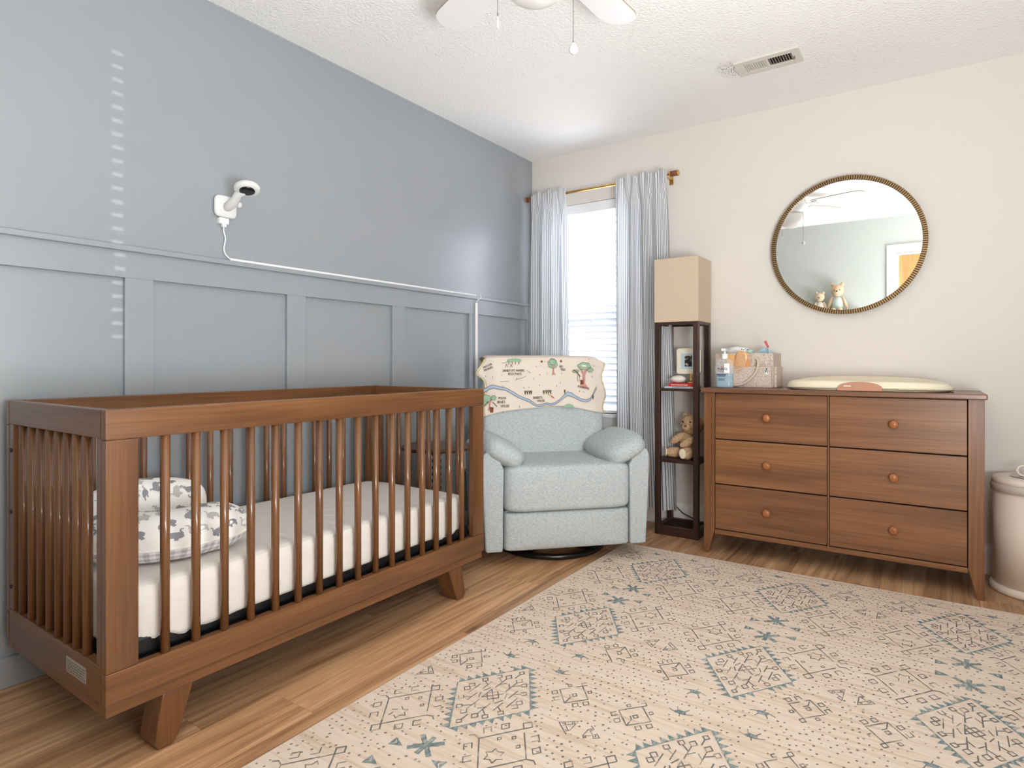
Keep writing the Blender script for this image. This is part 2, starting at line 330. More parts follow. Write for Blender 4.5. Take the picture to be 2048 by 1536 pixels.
    def grid(s, fn, nu, nv, mi=0, uv=None, closeu=False):
        vs = []; fs = []; uvs = []
        mu_ = nu if closeu else nu+1
        for i in range(nv+1):
            for j in range(mu_):
                vs.append(fn(j/nu, i/nv)); uvs.append(uv(j/nu, i/nv) if uv else (j/nu, i/nv))
        for i in range(nv):
            for j in range(nu): fs.append((i*mu_+j, i*mu_+(j+1) % mu_, (i+1)*mu_+(j+1) % mu_, (i+1)*mu_+j))
        return s.add(vs, fs, mi, True, uvs)
    def build(s, name, mats, parent=None, bevel=0, seg=2, solid=0, weld=0, recalc=True):
        me = bpy.data.meshes.new(name); me.from_pydata(s.v, [], s.f)
        mats = mats if isinstance(mats, (list, tuple)) else [mats]
        for m in mats: me.materials.append(m)
        me.polygons.foreach_set('material_index', s.mi); me.polygons.foreach_set('use_smooth', s.sm)
        if s.uv:
            ul = me.uv_layers.new(name='UVMap')
            for fi, us in s.uv.items():
                p = me.polygons[fi]
                for li, u in zip(p.loop_indices, us): ul.data[li].uv = u
        if recalc or weld:
            bm = bmesh.new(); bm.from_mesh(me)
            if weld: bmesh.ops.remove_doubles(bm, verts=bm.verts, dist=weld)
            if recalc: bmesh.ops.recalc_face_normals(bm, faces=bm.faces)
            bm.to_mesh(me); bm.free()
        me.update()
        o = bpy.data.objects.new(name, me); COL.objects.link(o); WORLD[o.name] = Matrix.Identity(4)
        if parent is not None: attach(o, parent)
        if bevel:
            b_ = o.modifiers.new('bevel', 'BEVEL'); b_.width = bevel; b_.segments = seg; b_.limit_method = 'ANGLE'; b_.angle_limit = math.radians(40); b_.harden_normals = False
        if solid:
            so = o.modifiers.new('solid', 'SOLIDIFY'); so.thickness = solid; so.offset = 0
        return o

def attach(o, parent):
    o.parent = parent; o.matrix_parent_inverse = WORLD[parent.name].inverted()
def tag(o, label=None, cat=None, group=None, kind=None):
    if label: o['label'] = label
    if cat: o['category'] = cat
    if group: o['group'] = group
    if kind: o['kind'] = kind
    return o
def thing(name, label, cat, loc=(0, 0, 0), rotz=0, group=None):
    o = bpy.data.objects.new(name, None); COL.objects.link(o); o.empty_display_size = .1
    o.location = loc; o.rotation_euler = (0, 0, rotz); WORLD[o.name] = Matrix.Translation(loc) @ Matrix.Rotation(rotz, 4, 'Z')
    return tag(o, label, cat, group)
def struct(o): o['kind'] = 'structure'; return o
def copy_at(src, parent, loc):
    c = src.copy(); COL.objects.link(c); WORLD[c.name] = Matrix.Translation(loc); c.location = loc
    if parent is not None: attach(c, parent)
    return c
def repeat(name, mb, mats, parent, locs, **kw):
    """one mesh made about the origin, an object for every location"""
    first = mb.build(name, mats, parent, **kw); first.location = locs[0]; out = [first]
    for l in locs[1:]: out.append(copy_at(first, parent, l))
    return out
def lerp(a, b, t): return a+(b-a)*t
def smooth(a, b, x):
    t = max(0, min(1, (x-a)/(b-a))); return t*t*(3-2*t)
def poly_decal(mb, poly, fn, mi=0):
    """flat print: a 2-D outline laid on a surface fn(x, y)"""
    tri = tessellate_polygon([[Vector((p[0], p[1], 0)) for p in poly]])
    mb.add([fn(*p) for p in poly], tri, mi, False)
def stroke(mb, pts, wd, fn, mi=0):
    pts = [Vector(p) for p in pts]
    for a, c in zip(pts, pts[1:]):
        if (c-a).length < 1e-6: continue
        d_ = (c-a).normalized(); n_ = Vector((-d_.y, d_.x))*wd/2; a2 = a-d_*wd*.3; c2 = c+d_*wd*.3
        mb.add([fn(*p) for p in (a2-n_, c2-n_, c2+n_, a2+n_)], [(0, 1, 2, 3)], mi, False)
def text2d(txt, size):
    cu = bpy.data.curves.new('lettering', 'FONT'); cu.body = txt; cu.size = size; cu.resolution_u = 2
    o = bpy.data.objects.new('lettering', cu); COL.objects.link(o)
    me = bpy.data.meshes.new_from_object(o.evaluated_get(bpy.context.evaluated_depsgraph_get()))
    vs = [(v.co.x, v.co.y) for v in me.vertices]; fs = [tuple(p.vertices) for p in me.polygons]
    bpy.data.objects.remove(o); bpy.data.curves.remove(cu); bpy.data.meshes.remove(me)
    return vs, fs
def text_decal(mb, txt, size, org, fn, mi=0, ang=0, bold=0, cond=1):
    vs, fs = text2d(txt, size); ca, sa = math.cos(ang), math.sin(ang)
    for dx in ((0, bold) if bold else (0,)):
        mb.add([fn(org[0]+(x*cond+dx)*ca-y*sa, org[1]+(x*cond+dx)*sa+y*ca) for x, y in vs], fs, mi, False)

# ------------------------------------------------------------------ room shell
XL, XR, YB, YF, H = -2.364, .96, 3.666, -.30, 2.44
fl = struct(MB().box(XL-.1, XR+.1, YF-.6, YB+.1, -.06, -.006).build('floor', M['subfloor']))
PWID = .18; seam0 = -1.64
pm = MB().box(-PWID/2+.0005, PWID/2-.0005, -.6095, .6095, -.006, 0)
locs = []; k0 = -4
for k in range(k0, 16):
    xc = seam0+PWID*(k+.5)
    if xc-PWID/2 > XR: break
    off = {0: 1.107}.get(k, (k*.437) % 1.22+.1)
    j = -2
    while True:
        yc = off+1.22*j+.61
        if yc-.61 > YB: break
        if yc+.61 > YF-.5: locs.append((xc, yc, 0))
        j += 1
# trim planks to the room with a small mesh set
def plank(xc, yc):
    x0, x1 = max(xc-PWID/2, XL), min(xc+PWID/2, XR); y0, y1 = max(yc-.61, YF-.5), min(yc+.61, YB)
    return x0, x1, y0, y1
proto = None
for xc, yc, _ in locs:
    x0, x1, y0, y1 = plank(xc, yc)
    if x1-x0 < .02 or y1-y0 < .02: continue
    full = abs(x1-x0-PWID) < 1e-6 and abs(y1-y0-1.22) < 1e-6
    if full and proto is not None: copy_at(proto, fl, (xc, yc, 0))
    else:
        cx, cy = (x0+x1)/2, (y0+y1)/2
        o = MB().box(x0-cx+.0004, x1-cx-.0004, y0-cy+.0004, y1-cy-.0004, -.006, 0).build('plank', M['plank'], fl); o.location = (cx, cy, 0)
        if full: proto = o
struct(MB().box(XL-.1, XR+.1, YF-.1, YB+.12, H, H+.1).build('ceiling', M['ceiling']))
wl = struct(MB().box(XL-.12, XL, YF-.1, YB+.12, -.06, H+.02).build('wall_left', M['wall_blue']))
# board and batten on the left wall
for (y0, y1) in ((-.30, -.22), (.33, .425), (.987, 1.082), (1.644, 1.738), (2.279, 2.375), (2.927, 3.023), (3.575, 3.665)):
    MB().box(XL, XL+.018, y0, y1, .09, 1.304).build('batten', M['wall_blue'], wl, bevel=.001)
MB().box(XL, XL+.0185, YF, YB, 1.304, 1.398).build('top_rail', M['wall_blue'], wl, bevel=.001)
MB().box(XL, XL+.034, YF, YB, 1.397, 1.416).build('cap_rail', M['wall_blue'], wl, bevel=.002)
struct(MB().box(XL, XL+.019, YF, YB, 0, .092).build('baseboard_left', M['wall_blue'], bevel=.003))
# back wall with window opening
WX0, WX1, WZ0, WZ1 = -2.19, -1.60, .665, 2.085
b_ = MB(); T = .13
b_.box(XL-.1, WX0, YB, YB+T, -.06, H+.02).box(WX1, XR+.1, YB, YB+T, -.06, H+.02).box(WX0, WX1, YB, YB+T, -.06, WZ0).box(WX0, WX1, YB, YB+T, WZ1, H+.02)
wb = struct(b_.build('wall_back', M['wall_cream']))
prof = [(0, 0), (-.014, 0), (-.014, .105), (-.009, .125), (-.006, .138), (0, .138)]
o = MB().prism([(YB+p[0], p[1]) for p in prof], 0, XL+.02, XR).build('baseboard_back', M['wall_white']); struct(o)
RW0, RW1, RZ0, RZ1 = .62, 1.30, 1.15, 2.30
struct(MB().box(XR, XR+.1, YF-.1, RW0, -.06, H+.02).box(XR, XR+.1, RW1, YB+.1, -.06, H+.02).box(XR, XR+.1, RW0, RW1, -.06, RZ0).box(XR, XR+.1, RW0, RW1, RZ1, H+.02).build('wall_right', M['wall_blue']))
w2 = struct(MB().box(XR+.02, XR+.06, RW0, RW0+.04, RZ0, RZ1).box(XR+.02, XR+.06, RW1-.04, RW1, RZ0, RZ1).box(XR+.02, XR+.06, RW0+.04, RW1-.04, RZ0, RZ0+.04).box(XR+.02, XR+.06, RW0+.04, RW1-.04, RZ1-.06, RZ1).build('window_2', M['wall_white']))
# closed blind slats with a cord slot in each, through which low sun dots the opposite wall
s2 = MB().box(0, .002, RW0+.005, RW1-.005, 0, .0355).box(0, .002, RW0+.005, .953, .0355, .0478).box(0, .002, .988, RW1-.005, .0355, .0478)
repeat('slat', s2, M['wall_white'], w2, [(XR+.012, 0, RZ0+.003+.0476*k) for k in range(24)])
DX0, DX1, DZ = -.32, .46, 2.05
b_ = MB().box(XL-.1, DX0, YF-.1, YF, -.06, H+.02).box(DX1, XR+.1, YF-.1, YF, -.06, H+.02).box(DX0, DX1, YF-.1, YF, DZ, H+.02)
struct(b_.build('wall_front', M['wall_pale']))
b_ = MB()
for ins, pr in ((0, .018), (.028, .024)):
    b_.box(DX0-.085+ins, DX0, YF, YF+pr, 0, DZ+.085-ins).box(DX1, DX1+.085-ins, YF, YF+pr, 0, DZ+.085-ins).box(DX0, DX1, YF, YF+pr, DZ, DZ+.085-ins)
b_.box(DX0-.001, DX0+.02, YF-.1, YF+.002, 0, DZ).box(DX1-.02, DX1+.001, YF-.1, YF+.002, 0, DZ).box(DX0+.02, DX1-.02, YF-.1, YF+.002, DZ-.02, DZ)
struct(b_.build('trim_1', M['wall_white'], bevel=.002))
d_ = struct(MB().box(DX0+.022, DX1-.022, YF-.085, YF-.05, .01, DZ-.022).build('door_1', M['orange_door'], bevel=.002))
MB().lathe([(.012, 0), (.012, .03), (.026, .04), (.028, .055), (.015, .068), (0, .07)], (DX1-.08, YF-.05, 1.0), 20, axis=(0, 1, 0)).build('door_knob', M['brass'], d_)

# ------------------------------------------------------------------ window
wf = MB(); y0, y1 = YB+.07, YB+.12
wf.box(WX0, WX0+.04, y0, y1, WZ0, WZ1).box(WX1-.04, WX1, y0, y1, WZ0, WZ1).box(WX0+.04, WX1-.04, y0, y1, WZ1-.04, WZ1).box(WX0+.04, WX1-.04, y0, y1, WZ0, WZ0+.04)
win = struct(wf.build('window_1', M['vinyl'], bevel=.002))
zm = (WZ0+WZ1)/2
for (za, zb, yo) in ((WZ0+.04, zm+.02, 0), (zm-.02, WZ1-.04, .022)):
    sa = MB().box(WX0+.04, WX0+.075, y0+.004+yo, y0+.022+yo, za, zb).box(WX1-.075, WX1-.04, y0+.004+yo, y0+.022+yo, za, zb).box(WX0+.075, WX1-.075, y0+.004+yo, y0+.022+yo, za, za+.035).box(WX0+.075, WX1-.075, y0+.004+yo, y0+.022+yo, zb-.035, zb)
    s_ = sa.build('sash', M['vinyl'], win)
    MB().box(WX0+.075, WX1-.075, y0+.011+yo, y0+.015+yo, za+.035, zb-.035).build('pane', M['glass'], s_)
MB().box(WX0-.03, WX1+.03, YB-.045, YB+.07, WZ0-.022, WZ0).build('window_sill', M['wall_white'], win, bevel=.004)
MB().box(WX0-.02, WX1+.02, YB-.016, YB, WZ0-.10, WZ0-.022).build('apron', M['wall_white'], win, bevel=.003)
# blind
bl = thing('window_blind', 'white two-inch slatted blind lowered inside the window between the curtains', 'blind', (-1.895, 3.705, WZ0))
MB().box(WX0+.006, WX1-.006, YB+.004, YB+.018, 2.018, 2.083).build('valance', M['vinyl'], bl, bevel=.003)
MB().box(WX0+.008, WX1-.008, YB+.018, YB+.066, 2.04, 2.083).build('head_rail', M['vinyl'], bl)
ca, sa = math.cos(math.radians(-52)), math.sin(math.radians(-52))
sp_ = MB(); hw = .0245; th = .0016
pts = [(-hw*ca, hw*-sa), (hw*ca, hw*sa)]; nx, nz = -sa*th, ca*th
sp_.prism([(-hw*ca-nx, -hw*sa-nz), (hw*ca-nx, hw*sa-nz), (hw*ca+nx, hw*sa+nz), (-hw*ca+nx, -hw*sa+nz)], 0, -.285, .285)
zs = []; z = 2.006
while z > WZ0+.05: zs.append(z); z -= .0427
repeat('slat', sp_, M['slat'], bl, [(-1.895, YB+.040, z) for z in zs])
MB().box(-2.18, -1.61, YB+.018, YB+.062, WZ0+.003, WZ0+.022).build('bottom_rail', M['vinyl'], bl, bevel=.002)
for cx in (-2.08, -1.895, -1.71): MB().cyl((cx, YB+.012, WZ0+.02), (cx, YB+.012, 2.03), .0012, n=6).build('ladder_cord', M['vinyl'], bl)

# ------------------------------------------------------------------ curtain rod and curtains
RY, RZ = YB-.092, 2.145
rod = thing('curtain_rod', 'slim brass curtain rod with leather-wrapped ends above the window', 'curtain rod', (-1.815, RY, RZ))
MB().cyl((-2.3, RY, RZ), (-1.31, RY, RZ), .0085, n=14).build('rod', M['brass'], rod)
for x0, x1 in ((-2.352, -2.298), (-1.312, -1.256)):
    f_ = MB().cyl((x0+.006, RY, RZ), (x1-.006, RY, RZ), .0165, n=20).build('finial', M['leather'], rod)
    for a in (x0, x1-.007): MB().lathe([(.0165, 0), (.0185, .001), (.0185, .006), (.0165, .007)], (a, RY, RZ), 20, axis=(1, 0, 0)).build('brass_cap', M['brass'], f_)
for x0 in (-2.285, -1.335):
    MB().box(x0-.006, x0+.006, RY, YB, RZ-.016, RZ-.009).box(x0-.012, x0+.012, YB-.004, YB, RZ-.04, RZ+.02).build('bracket', M['brass'], rod)

def curtain(label, xa, xb, xa2, xb2, zbot, folds, seed, depth):
    rnd = random.Random(seed); ph = [rnd.uniform(0, 6.28) for _ in range(6)]; am = [rnd.uniform(.6, 1.25) for _ in range(folds+2)]
    fp = sorted([0]+[(i+rnd.uniform(-.3, .3))/folds for i in range(1, folds)]+[1])
    def raw(u, t):   # t 0 top .. 1 bottom
        i = max(j for j in range(folds) if fp[j] <= u or j == 0); q = (u-fp[i])/(fp[i+1]-fp[i])
        sgn = 1 if i % 2 else -1
        a = depth*am[i]*(.62+.38*smooth(0, .25, t))*(1+.25*math.sin(3*t+ph[i % 6]))
        y = sgn*a*math.sin(PI*q)
        y += .006*math.sin(23*u+ph[1]+2.5*t)*smooth(0, .12, t)
        x = lerp(lerp(xa, xa2, t), lerp(xb, xb2, t), u)+.012*math.sin(PI*2*u*folds/2+ph[2]+4*t)*t
        return x, y
    NU, NV = folds*12, 46
    ztop = RZ+.026
    arc = [0]
    for j in range(NU):
        p, q = raw(j/NU, .35), raw((j+1)/NU, .35); arc.append(arc[-1]+math.hypot(p[0]-q[0], p[1]-q[1]))
    def fn(u, t):
        tt = t**1.0; z = lerp(ztop, zbot, tt); x, y = raw(u, tt)
        k = smooth(RZ-.02, RZ-.17, z)
        y = lerp(-.004-.007*(1+math.sin(PI*2*u*folds*.9+ph[5])), y, k)
        if z > RZ-.03: y = min(y, -.003)
        z += (.010*math.sin(19*u+ph[3])+.006*math.sin(41*u+ph[4]))*(1-smooth(0, .03, tt))
        return Vector((x, RY+y-.012, z))
    mb = MB(); mb.grid(fn, NU, NV, 0, uv=lambda u, t: (arc[int(round(u*NU))], t*(ztop-zbot)))
    o = mb.build('curtain', M['curtain'], recalc=False)
    return tag(o, label, 'curtain', 'pinstriped window curtains')
curtain('narrow pinstriped curtain panel in the wall corner, left of the window', -2.298, -2.02, -2.318, -2.0, .06, 7, 3, .030)
curtain('pinstriped curtain panel right of the window, hanging behind the lamp shelf', -1.662, -1.325, -1.66, -1.27, .11, 8, 11, .034)

# ------------------------------------------------------------------ ceiling fan
FC = Vector((-1.0, 1.57, 0))
fan = thing('ceiling_fan', 'white ceiling fan with dusty blade edges and two pull chains', 'ceiling fan', (FC.x, FC.y, H))
MB().lathe([(.06, 2.385), (.10, 2.40), (.105, 2.44)], (FC.x, FC.y, 0), 36).build('canopy', M['white_gloss'], fan)
MB().lathe([(.06, 2.222), (.105, 2.232), (.125, 2.26), (.125, 2.335), (.105, 2.37), (.06, 2.387)], (FC.x, FC.y, 0), 40).build('motor_housing', M['white_gloss'], fan)
BZ = 2.296
for i in range(5):
    a = math.radians(158.5-72*i); R_ = Matrix.Rotation(a, 3, 'Z')
    pl = [(.17, .05), (.24, .060), (.38, .068), (.51, .07)]
    tip = [(.51+.072*math.sin(t), .07*math.cos(t)**.7 if math.cos(t) > 1e-6 else 0) for t in [k*PI/2/8 for k in range(1, 9)]]
    up = pl+tip; out = up+[(r_, -w_) for r_, w_ in reversed(up[:-1])]
    tilt = math.tan(math.radians(8)); vs = []
    for zt in (BZ, BZ+.006): vs += [FC+R_ @ Vector((x, y, 0))+Vector((0, 0, zt+y*tilt)) for x, y in out]
    n = len(out); mb = MB(); mb.add(vs, [tuple(range(n))[::-1], tuple(range(n, 2*n))], 0, False)
    mb.add(vs, [(j, (j+1) % n, (j+1) % n+n, j+n) for j in range(n)], 1, False)
    bo = mb.build('blade', [M['white'], M['dust']], fan, weld=1e-5)
    vs = [FC+R_ @ Vector((x, y, z)) for x, y, z in ((.10, -.02, BZ-.008), (.22, -.035, BZ-.006), (.22, .035, BZ+.004), (.10, .02, BZ))]
    MB().hexa([v-Vector((0, 0, .004)) for v in vs], vs).build('blade_iron', M['white_gloss'], fan)
MB().lathe([(0, 2.108), (.04, 2.112), (.075, 2.126), (.10, 2.152), (.108, 2.185), (.10, 2.215), (.085, 2.224)], (FC.x, FC.y, 0), 40).build('light_bowl', M['glass_white'], fan)
def chain(dx, dy, zt, zb, drop):
    x, y = FC.x+dx, FC.y+dy
    c_ = MB().cyl((x, y, zt), (x, y, zb), .0013, n=6)
    c_.superq((x, y, zb), (.0028, .0028, .004), nu=8, nv=6)
    c = c_.build('pull_chain', M['chain'], fan)
    if drop: MB().lathe([(0, -.036), (.009, -.033), (.0135, -.025), (.012, -.015), (.005, -.003), (.002, 0)], (x, y, zb-.003), 18).build('pull_drop', M['white_gloss'], c)
    else: MB().lathe([(.001, -.040), (.0035, -.038), (.0035, -.006), (.001, -.003)], (x, y, zb-.003), 12).build('pull_bar', M['white_gloss'], c)
chain(-.095, -.066, 2.24, 2.068, False); chain(.095, .066, 2.24, 1.985, True)
# ------------------------------------------------------------------ ceiling vent
vx0, vx1, vy0, vy1 = -.79, -.503, 3.0, 3.155
vent = thing('ceiling_vent', 'white louvred air vent on the ceiling above the round mirror', 'vent', ((vx0+vx1)/2, (vy0+vy1)/2, H))
vm = (vx0+vx1)/2; fr_ = MB(); zz0, zz1 = H-.010, H
ix0, ix1, iy0, iy1 = vx0+.042, vx1-.036, vy0+.036, vy1-.036
fr_.box(vx0, ix0, vy0, vy1, zz0, zz1).box(ix1, vx1, vy0, vy1, zz0, zz1).box(ix0, ix1, vy0, iy0, zz0, zz1).box(ix0, ix1, iy1, vy1, zz0, zz1).box(vm-.008, vm+.004, iy0, iy1, zz0, zz1)
fr_.build('frame', M['vent_paint'], vent, bevel=.002)
MB().box(ix0, ix1, iy0, iy1, H-.0012, H-.0002).build('duct_shade', M['dark_gap'], vent)  # flat near-black sheet, shade behind the louvres put into its colour
for side, (a, c, sl) in enumerate(((ix0, vm-.008, 1), (vm+.004, ix1, -1))):
    n = 9; p = (c-a)/n
    mb = MB().prism([(-.0028*sl, -.0025), (.0028*sl, .0050), (.0028*sl+.001, .0045), (-.0028*sl+.001, -.0030)], 1, 0, iy1-iy0)
    repeat('louvre', mb, M['vent_paint'], vent, [(a+p*(i+.5), iy0, H-.0065) for i in range(n)])
MB().box(ix1+.006, ix1+.010, (vy0+vy1)/2-.004, (vy0+vy1)/2+.004, H-.022, H-.010).build('lever', M['grey_print'], vent)

# ------------------------------------------------------------------ round mirror
MC = Vector((-.383, YB-.022, 1.6236)); MRr = .3645
mir = thing('round_mirror', 'large round mirror in a ribbed bronze frame above the dresser', 'mirror', (MC.x, YB, MC.z))
TL = Matrix.Rotation(math.radians(.78), 3, 'X')   # top leans out a little
def mt(x, y, z): return MC+TL @ Vector((x, y, z))
g = MB(); n = 96; ri = MRr-.022
g.add([mt(0, -.004, 0)]+[mt(ri*math.cos(2*PI*k/n), -.004, ri*math.sin(2*PI*k/n)) for k in range(n)], [(0, k+1, (k+1) % n+1) for k in range(n)], 0, False)
g.build('mirror_glass', M['mirror'], mir, recalc=False)
rg = MB(); n = 96
prf = [(MRr-.024, -.003), (MRr-.022, -.010), (MRr-.002, -.010), (MRr-.001, .012), (MRr-.024, .012)]
vs = [mt(r*math.cos(2*PI*k/n), y, r*math.sin(2*PI*k/n)) for k in range(n) for r, y in prf]; q = len(prf)
rg.add(vs, [(k*q+i, k*q+(i+1) % q, ((k+1) % n)*q+(i+1) % q, ((k+1) % n)*q+i) for k in range(n) for i in range(q)], 0)
fo = rg.build('frame', M['bronze_dark'], mir)
rb = MB(); n = 200
for k in range(n):
    a = 2*PI*k/n; da = 2*PI/n*.31
    P = [mt(r*math.cos(t), y, r*math.sin(t)) for y in (-.009, -.0155) for r, t in ((MRr-.0235, a-da), (MRr, a-da), (MRr, a+da), (MRr-.0235, a+da))]
    rb.hexa(P[:4], P[4:])
ro = rb.build('ribs', M['bronze'], mir); ro['kind'] = 'stuff'

# ------------------------------------------------------------------ baby monitor on the left wall, cord cover, outlet
MY, MZ = 1.36, 1.632
mon = thing('baby_monitor', 'white baby monitor camera on an arm high on the blue wall', 'camera', (XL, MY, MZ))
MB().superq((XL+.013, MY, MZ), (.013, .047, .044), (.45, .7), 36, 14).build('wall_plate', M['white_gloss'], mon)
MB().superq((XL+.045, MY+.040, MZ+.012), (.012, .012, .012), nu=14, nv=10).build('cable_clip', M['white_gloss'], mon)
head_c = Vector((-2.235, 1.383, 1.692))
MB().tube([(XL+.015, MY, MZ-.004), (XL+.05, MY+.012, MZ+.012), (head_c.x-.03, head_c.y-.016, head_c.z-.018), (head_c.x, head_c.y, head_c.z-.004)], [.020, .018, .016, .014], 18).build('arm', M['white_gloss'], mon)
hr = Vector((0, 0, 1)).rotation_difference(Vector((-.28, .14, .95))).to_matrix()
hd = MB().superq(head_c, (.049, .049, .018), (.75, 1), 36, 16, rot=hr).build('camera_head', M['white_gloss'], mon)
MB().superq(head_c+hr @ Vector((.006, -.004, -.0140)), (.030, .030, .0068), (.6, 1), 30, 8, rot=hr).build('lens_face', M['lens'], hd)
MB().box(XL, XL+.02, MY-.028, MY+.012, MZ-.070, MZ-.046).box(XL+.002, XL+.016, MY-.014, MY+.004, MZ-.082, MZ-.068).build('cable_plug', M['white'], mon, bevel=.002)
cp = [(XL+.009, MY-.005, MZ-.08), (XL+.009, MY-.006, 1.53), (XL+.009, MY+.006, 1.505), (XL+.010, MY-.008, 1.462), (XL+.012, MY+.002, 1.436), (XL+.014, MY+.025, 1.4215)]
fine = []
for i in range(len(cp)-1):
    for t in (0, .25, .5, .75): fine.append(Vector(cp[i]).lerp(Vector(cp[i+1]), t))
fine.append(Vector(cp[-1]))
for _ in range(4): fine = [fine[0]]+[(fine[i-1]+fine[i]*2+fine[i+1])/4 for i in range(1, len(fine)-1)]+[fine[-1]]
MB().tube(fine, .0028, 8).build('cable', M['white'], mon)
rw = thing('cord_cover', 'white plastic cord cover along the rail and down a batten', 'cord cover', (XL, 3.0, 1.416))
MB().box(XL+.001, XL+.016, MY+.02, 3.0, 1.4165, 1.4285).build('rail_run', M['white'], rw, bevel=.003)
MB().box(XL+.0185, XL+.031, 2.976, 2.996, .50, 1.375).build('batten_run', M['white'], rw, bevel=.004)
MB().tube([(XL+.014, 3.0, 1.422), (XL+.036, 3.012, 1.424), (XL+.042, 3.012, 1.408), (XL+.030, 2.992, 1.39), (XL+.025, 2.986, 1.372)], .0028, 8).build('loose_cable', M['white'], rw)
ol = thing('wall_outlet', 'white wall outlet with a plug adapter behind the crib end', 'outlet', (XL, 2.885, .395))
MB().box(XL, XL+.006, 2.850, 2.921, .337, .457).build('cover_plate', M['white'], ol, bevel=.002)
MB().box(XL+.006, XL+.036, 2.888, 2.93, .352, .392).build('plug', M['white'], ol, bevel=.004)
MB().tube([(XL+.03, 2.91, .352), (XL+.034, 2.915, .325), (XL+.04, 2.945, .305), (XL+.04, 2.985, .295)], .002, 8).build('cable', M['white'], ol)

# ------------------------------------------------------------------ crib
CX0, CX1, CY0, CY1, CT, CB = -2.318, -1.631, .6435, 2.1375, .889, .174
crib = thing('baby_crib', 'walnut-stained wooden crib with round spindles along the blue wall', 'crib', ((CX0+CX1)/2, (CY0+CY1)/2, 0))
RT = .027    # rail thickness
def P_(name, m, *boxes, parent=crib, bevel=.003):
    mb = MB()
    for q in boxes: mb.box(*q)
    return mb.build(name, m, parent, bevel=bevel)
P_('front_top_rail', M['crib_y'], (CX1-RT, CX1, CY0, CY1, .815, CT)); P_('front_bottom_rail', M['crib_y'], (CX1-RT, CX1, CY0, CY1, CB, .251))
P_('back_top_rail', M['crib_y'], (CX0, CX0+RT, CY0, CY1, .815, CT)); P_('back_bottom_rail', M['crib_y'], (CX0, CX0+RT, CY0, CY1, CB, .251))
for ya, yb in ((CY0+.0005, CY0+RT), (CY1-RT, CY1-.0005)):
    P_('end_top_rail', M['crib_x'], (CX0+RT+.0005, CX1-RT-.0005, ya, yb, .818, CT-.0005)); P_('end_bottom_rail', M['crib_x'], (CX0+RT+.0005, CX1-RT-.0005, ya, yb, CB, .262))
for x0 in (CX1-RT+.001, CX0+.001):
    for y0 in (CY0+.0006, CY1-.075):
        P_('post', M['crib_z'], (x0, x0+RT-.002, y0, y0+.0745, .251, .815))
for x0 in (CX1-RT-.030, CX0+RT):
    for y0 in (CY0+.002, CY1-.0255):
        P_('corner_stile', M['crib_z'], (x0+.0005, x0+.0295, y0, y0+.0235, .262, .818), bevel=.002)
sl = MB().cyl((0, 0, .249), (0, 0, .817), .0118, n=18)
ys = [.787+.08073*i for i in range(16)]; xs = [-2.214, -2.142, -2.076, -2.010, -1.948, -1.888, -1.829, -1.768]
lc = [(CX1-RT/2, y, 0) for y in ys]+[(CX0+RT/2, y, 0) for y in ys]
first = repeat('spindle', sl, M['crib_z'], crib, lc)
sl2 = MB().cyl((0, 0, .260), (0, 0, .820), .0118, n=18)
repeat('spindle', sl2, M['crib_z'], crib, [(x, y, 0) for y in (CY0+RT/2, CY1-RT/2) for x in xs])
P_('base_frame', M['crib_y'], (CX1-.055, CX1-.009, CY0+.004, CY1-.004, .142, CB-.003), (CX0+.003, CX0+.055, CY0+.004, CY1-.004, .142, CB-.001), bevel=.002)
P_('base_crossbar', M['crib_x'], (CX0+.055, CX1-.055, CY0+.004, CY0+.05, .142, CB-.001)); P_('base_crossbar', M['crib_x'], (CX0+.055, CX1-.055, CY1-.05, CY1-.004, .142, CB-.001))
P_('mattress_support', M['black'], (CX0+RT+.001, CX1-RT-.001, CY0+RT+.002, CY1-RT-.002, .232, .247))
for xo, s in ((CX1-.014, 1), (CX0+.014, -1)):
    for (ta, tb, ba, bb) in ((.782, .862, .762, .824), (1.918, 1.998, 1.966, 2.030)):
        x_in, x_out = xo-s*.085, xo
        xa, xb = sorted((x_in, x_out))
        k = .016
        mb = MB().prism([(ba+k*.6, 0), (bb-k, 0), (bb, k*1.2), (tb, .142), (ta, .142), (ba, k)], 0, xa, xb)
        mb.build('leg', M['crib_z'], crib, bevel=.005)
for z in (.74, .555, .33):
    MB().lathe([(.006, 0), (.006, .003), (.003, .004)], (CX0+RT+.012, CY0+.002, z), 12, axis=(0, -1, 0)).build('bolt', M['black_metal'], crib)
lb = MB().box(-1.862, -1.742, CY0-.0008, CY0+.0002, .198, .238).build('maker_label', M['label_silver'], crib)
mb = MB()
for i in range(5):
    z = .230-.0065*i; x = -1.856
    while x < -1.75:
        w_ = random.uniform(.006, .02); mb.box(x, min(x+w_, -1.746), CY0-.0011, CY0-.0008, z-.0016, z+.0016); x += w_+.004
mb.build('label_print', M['grey_print'], lb)
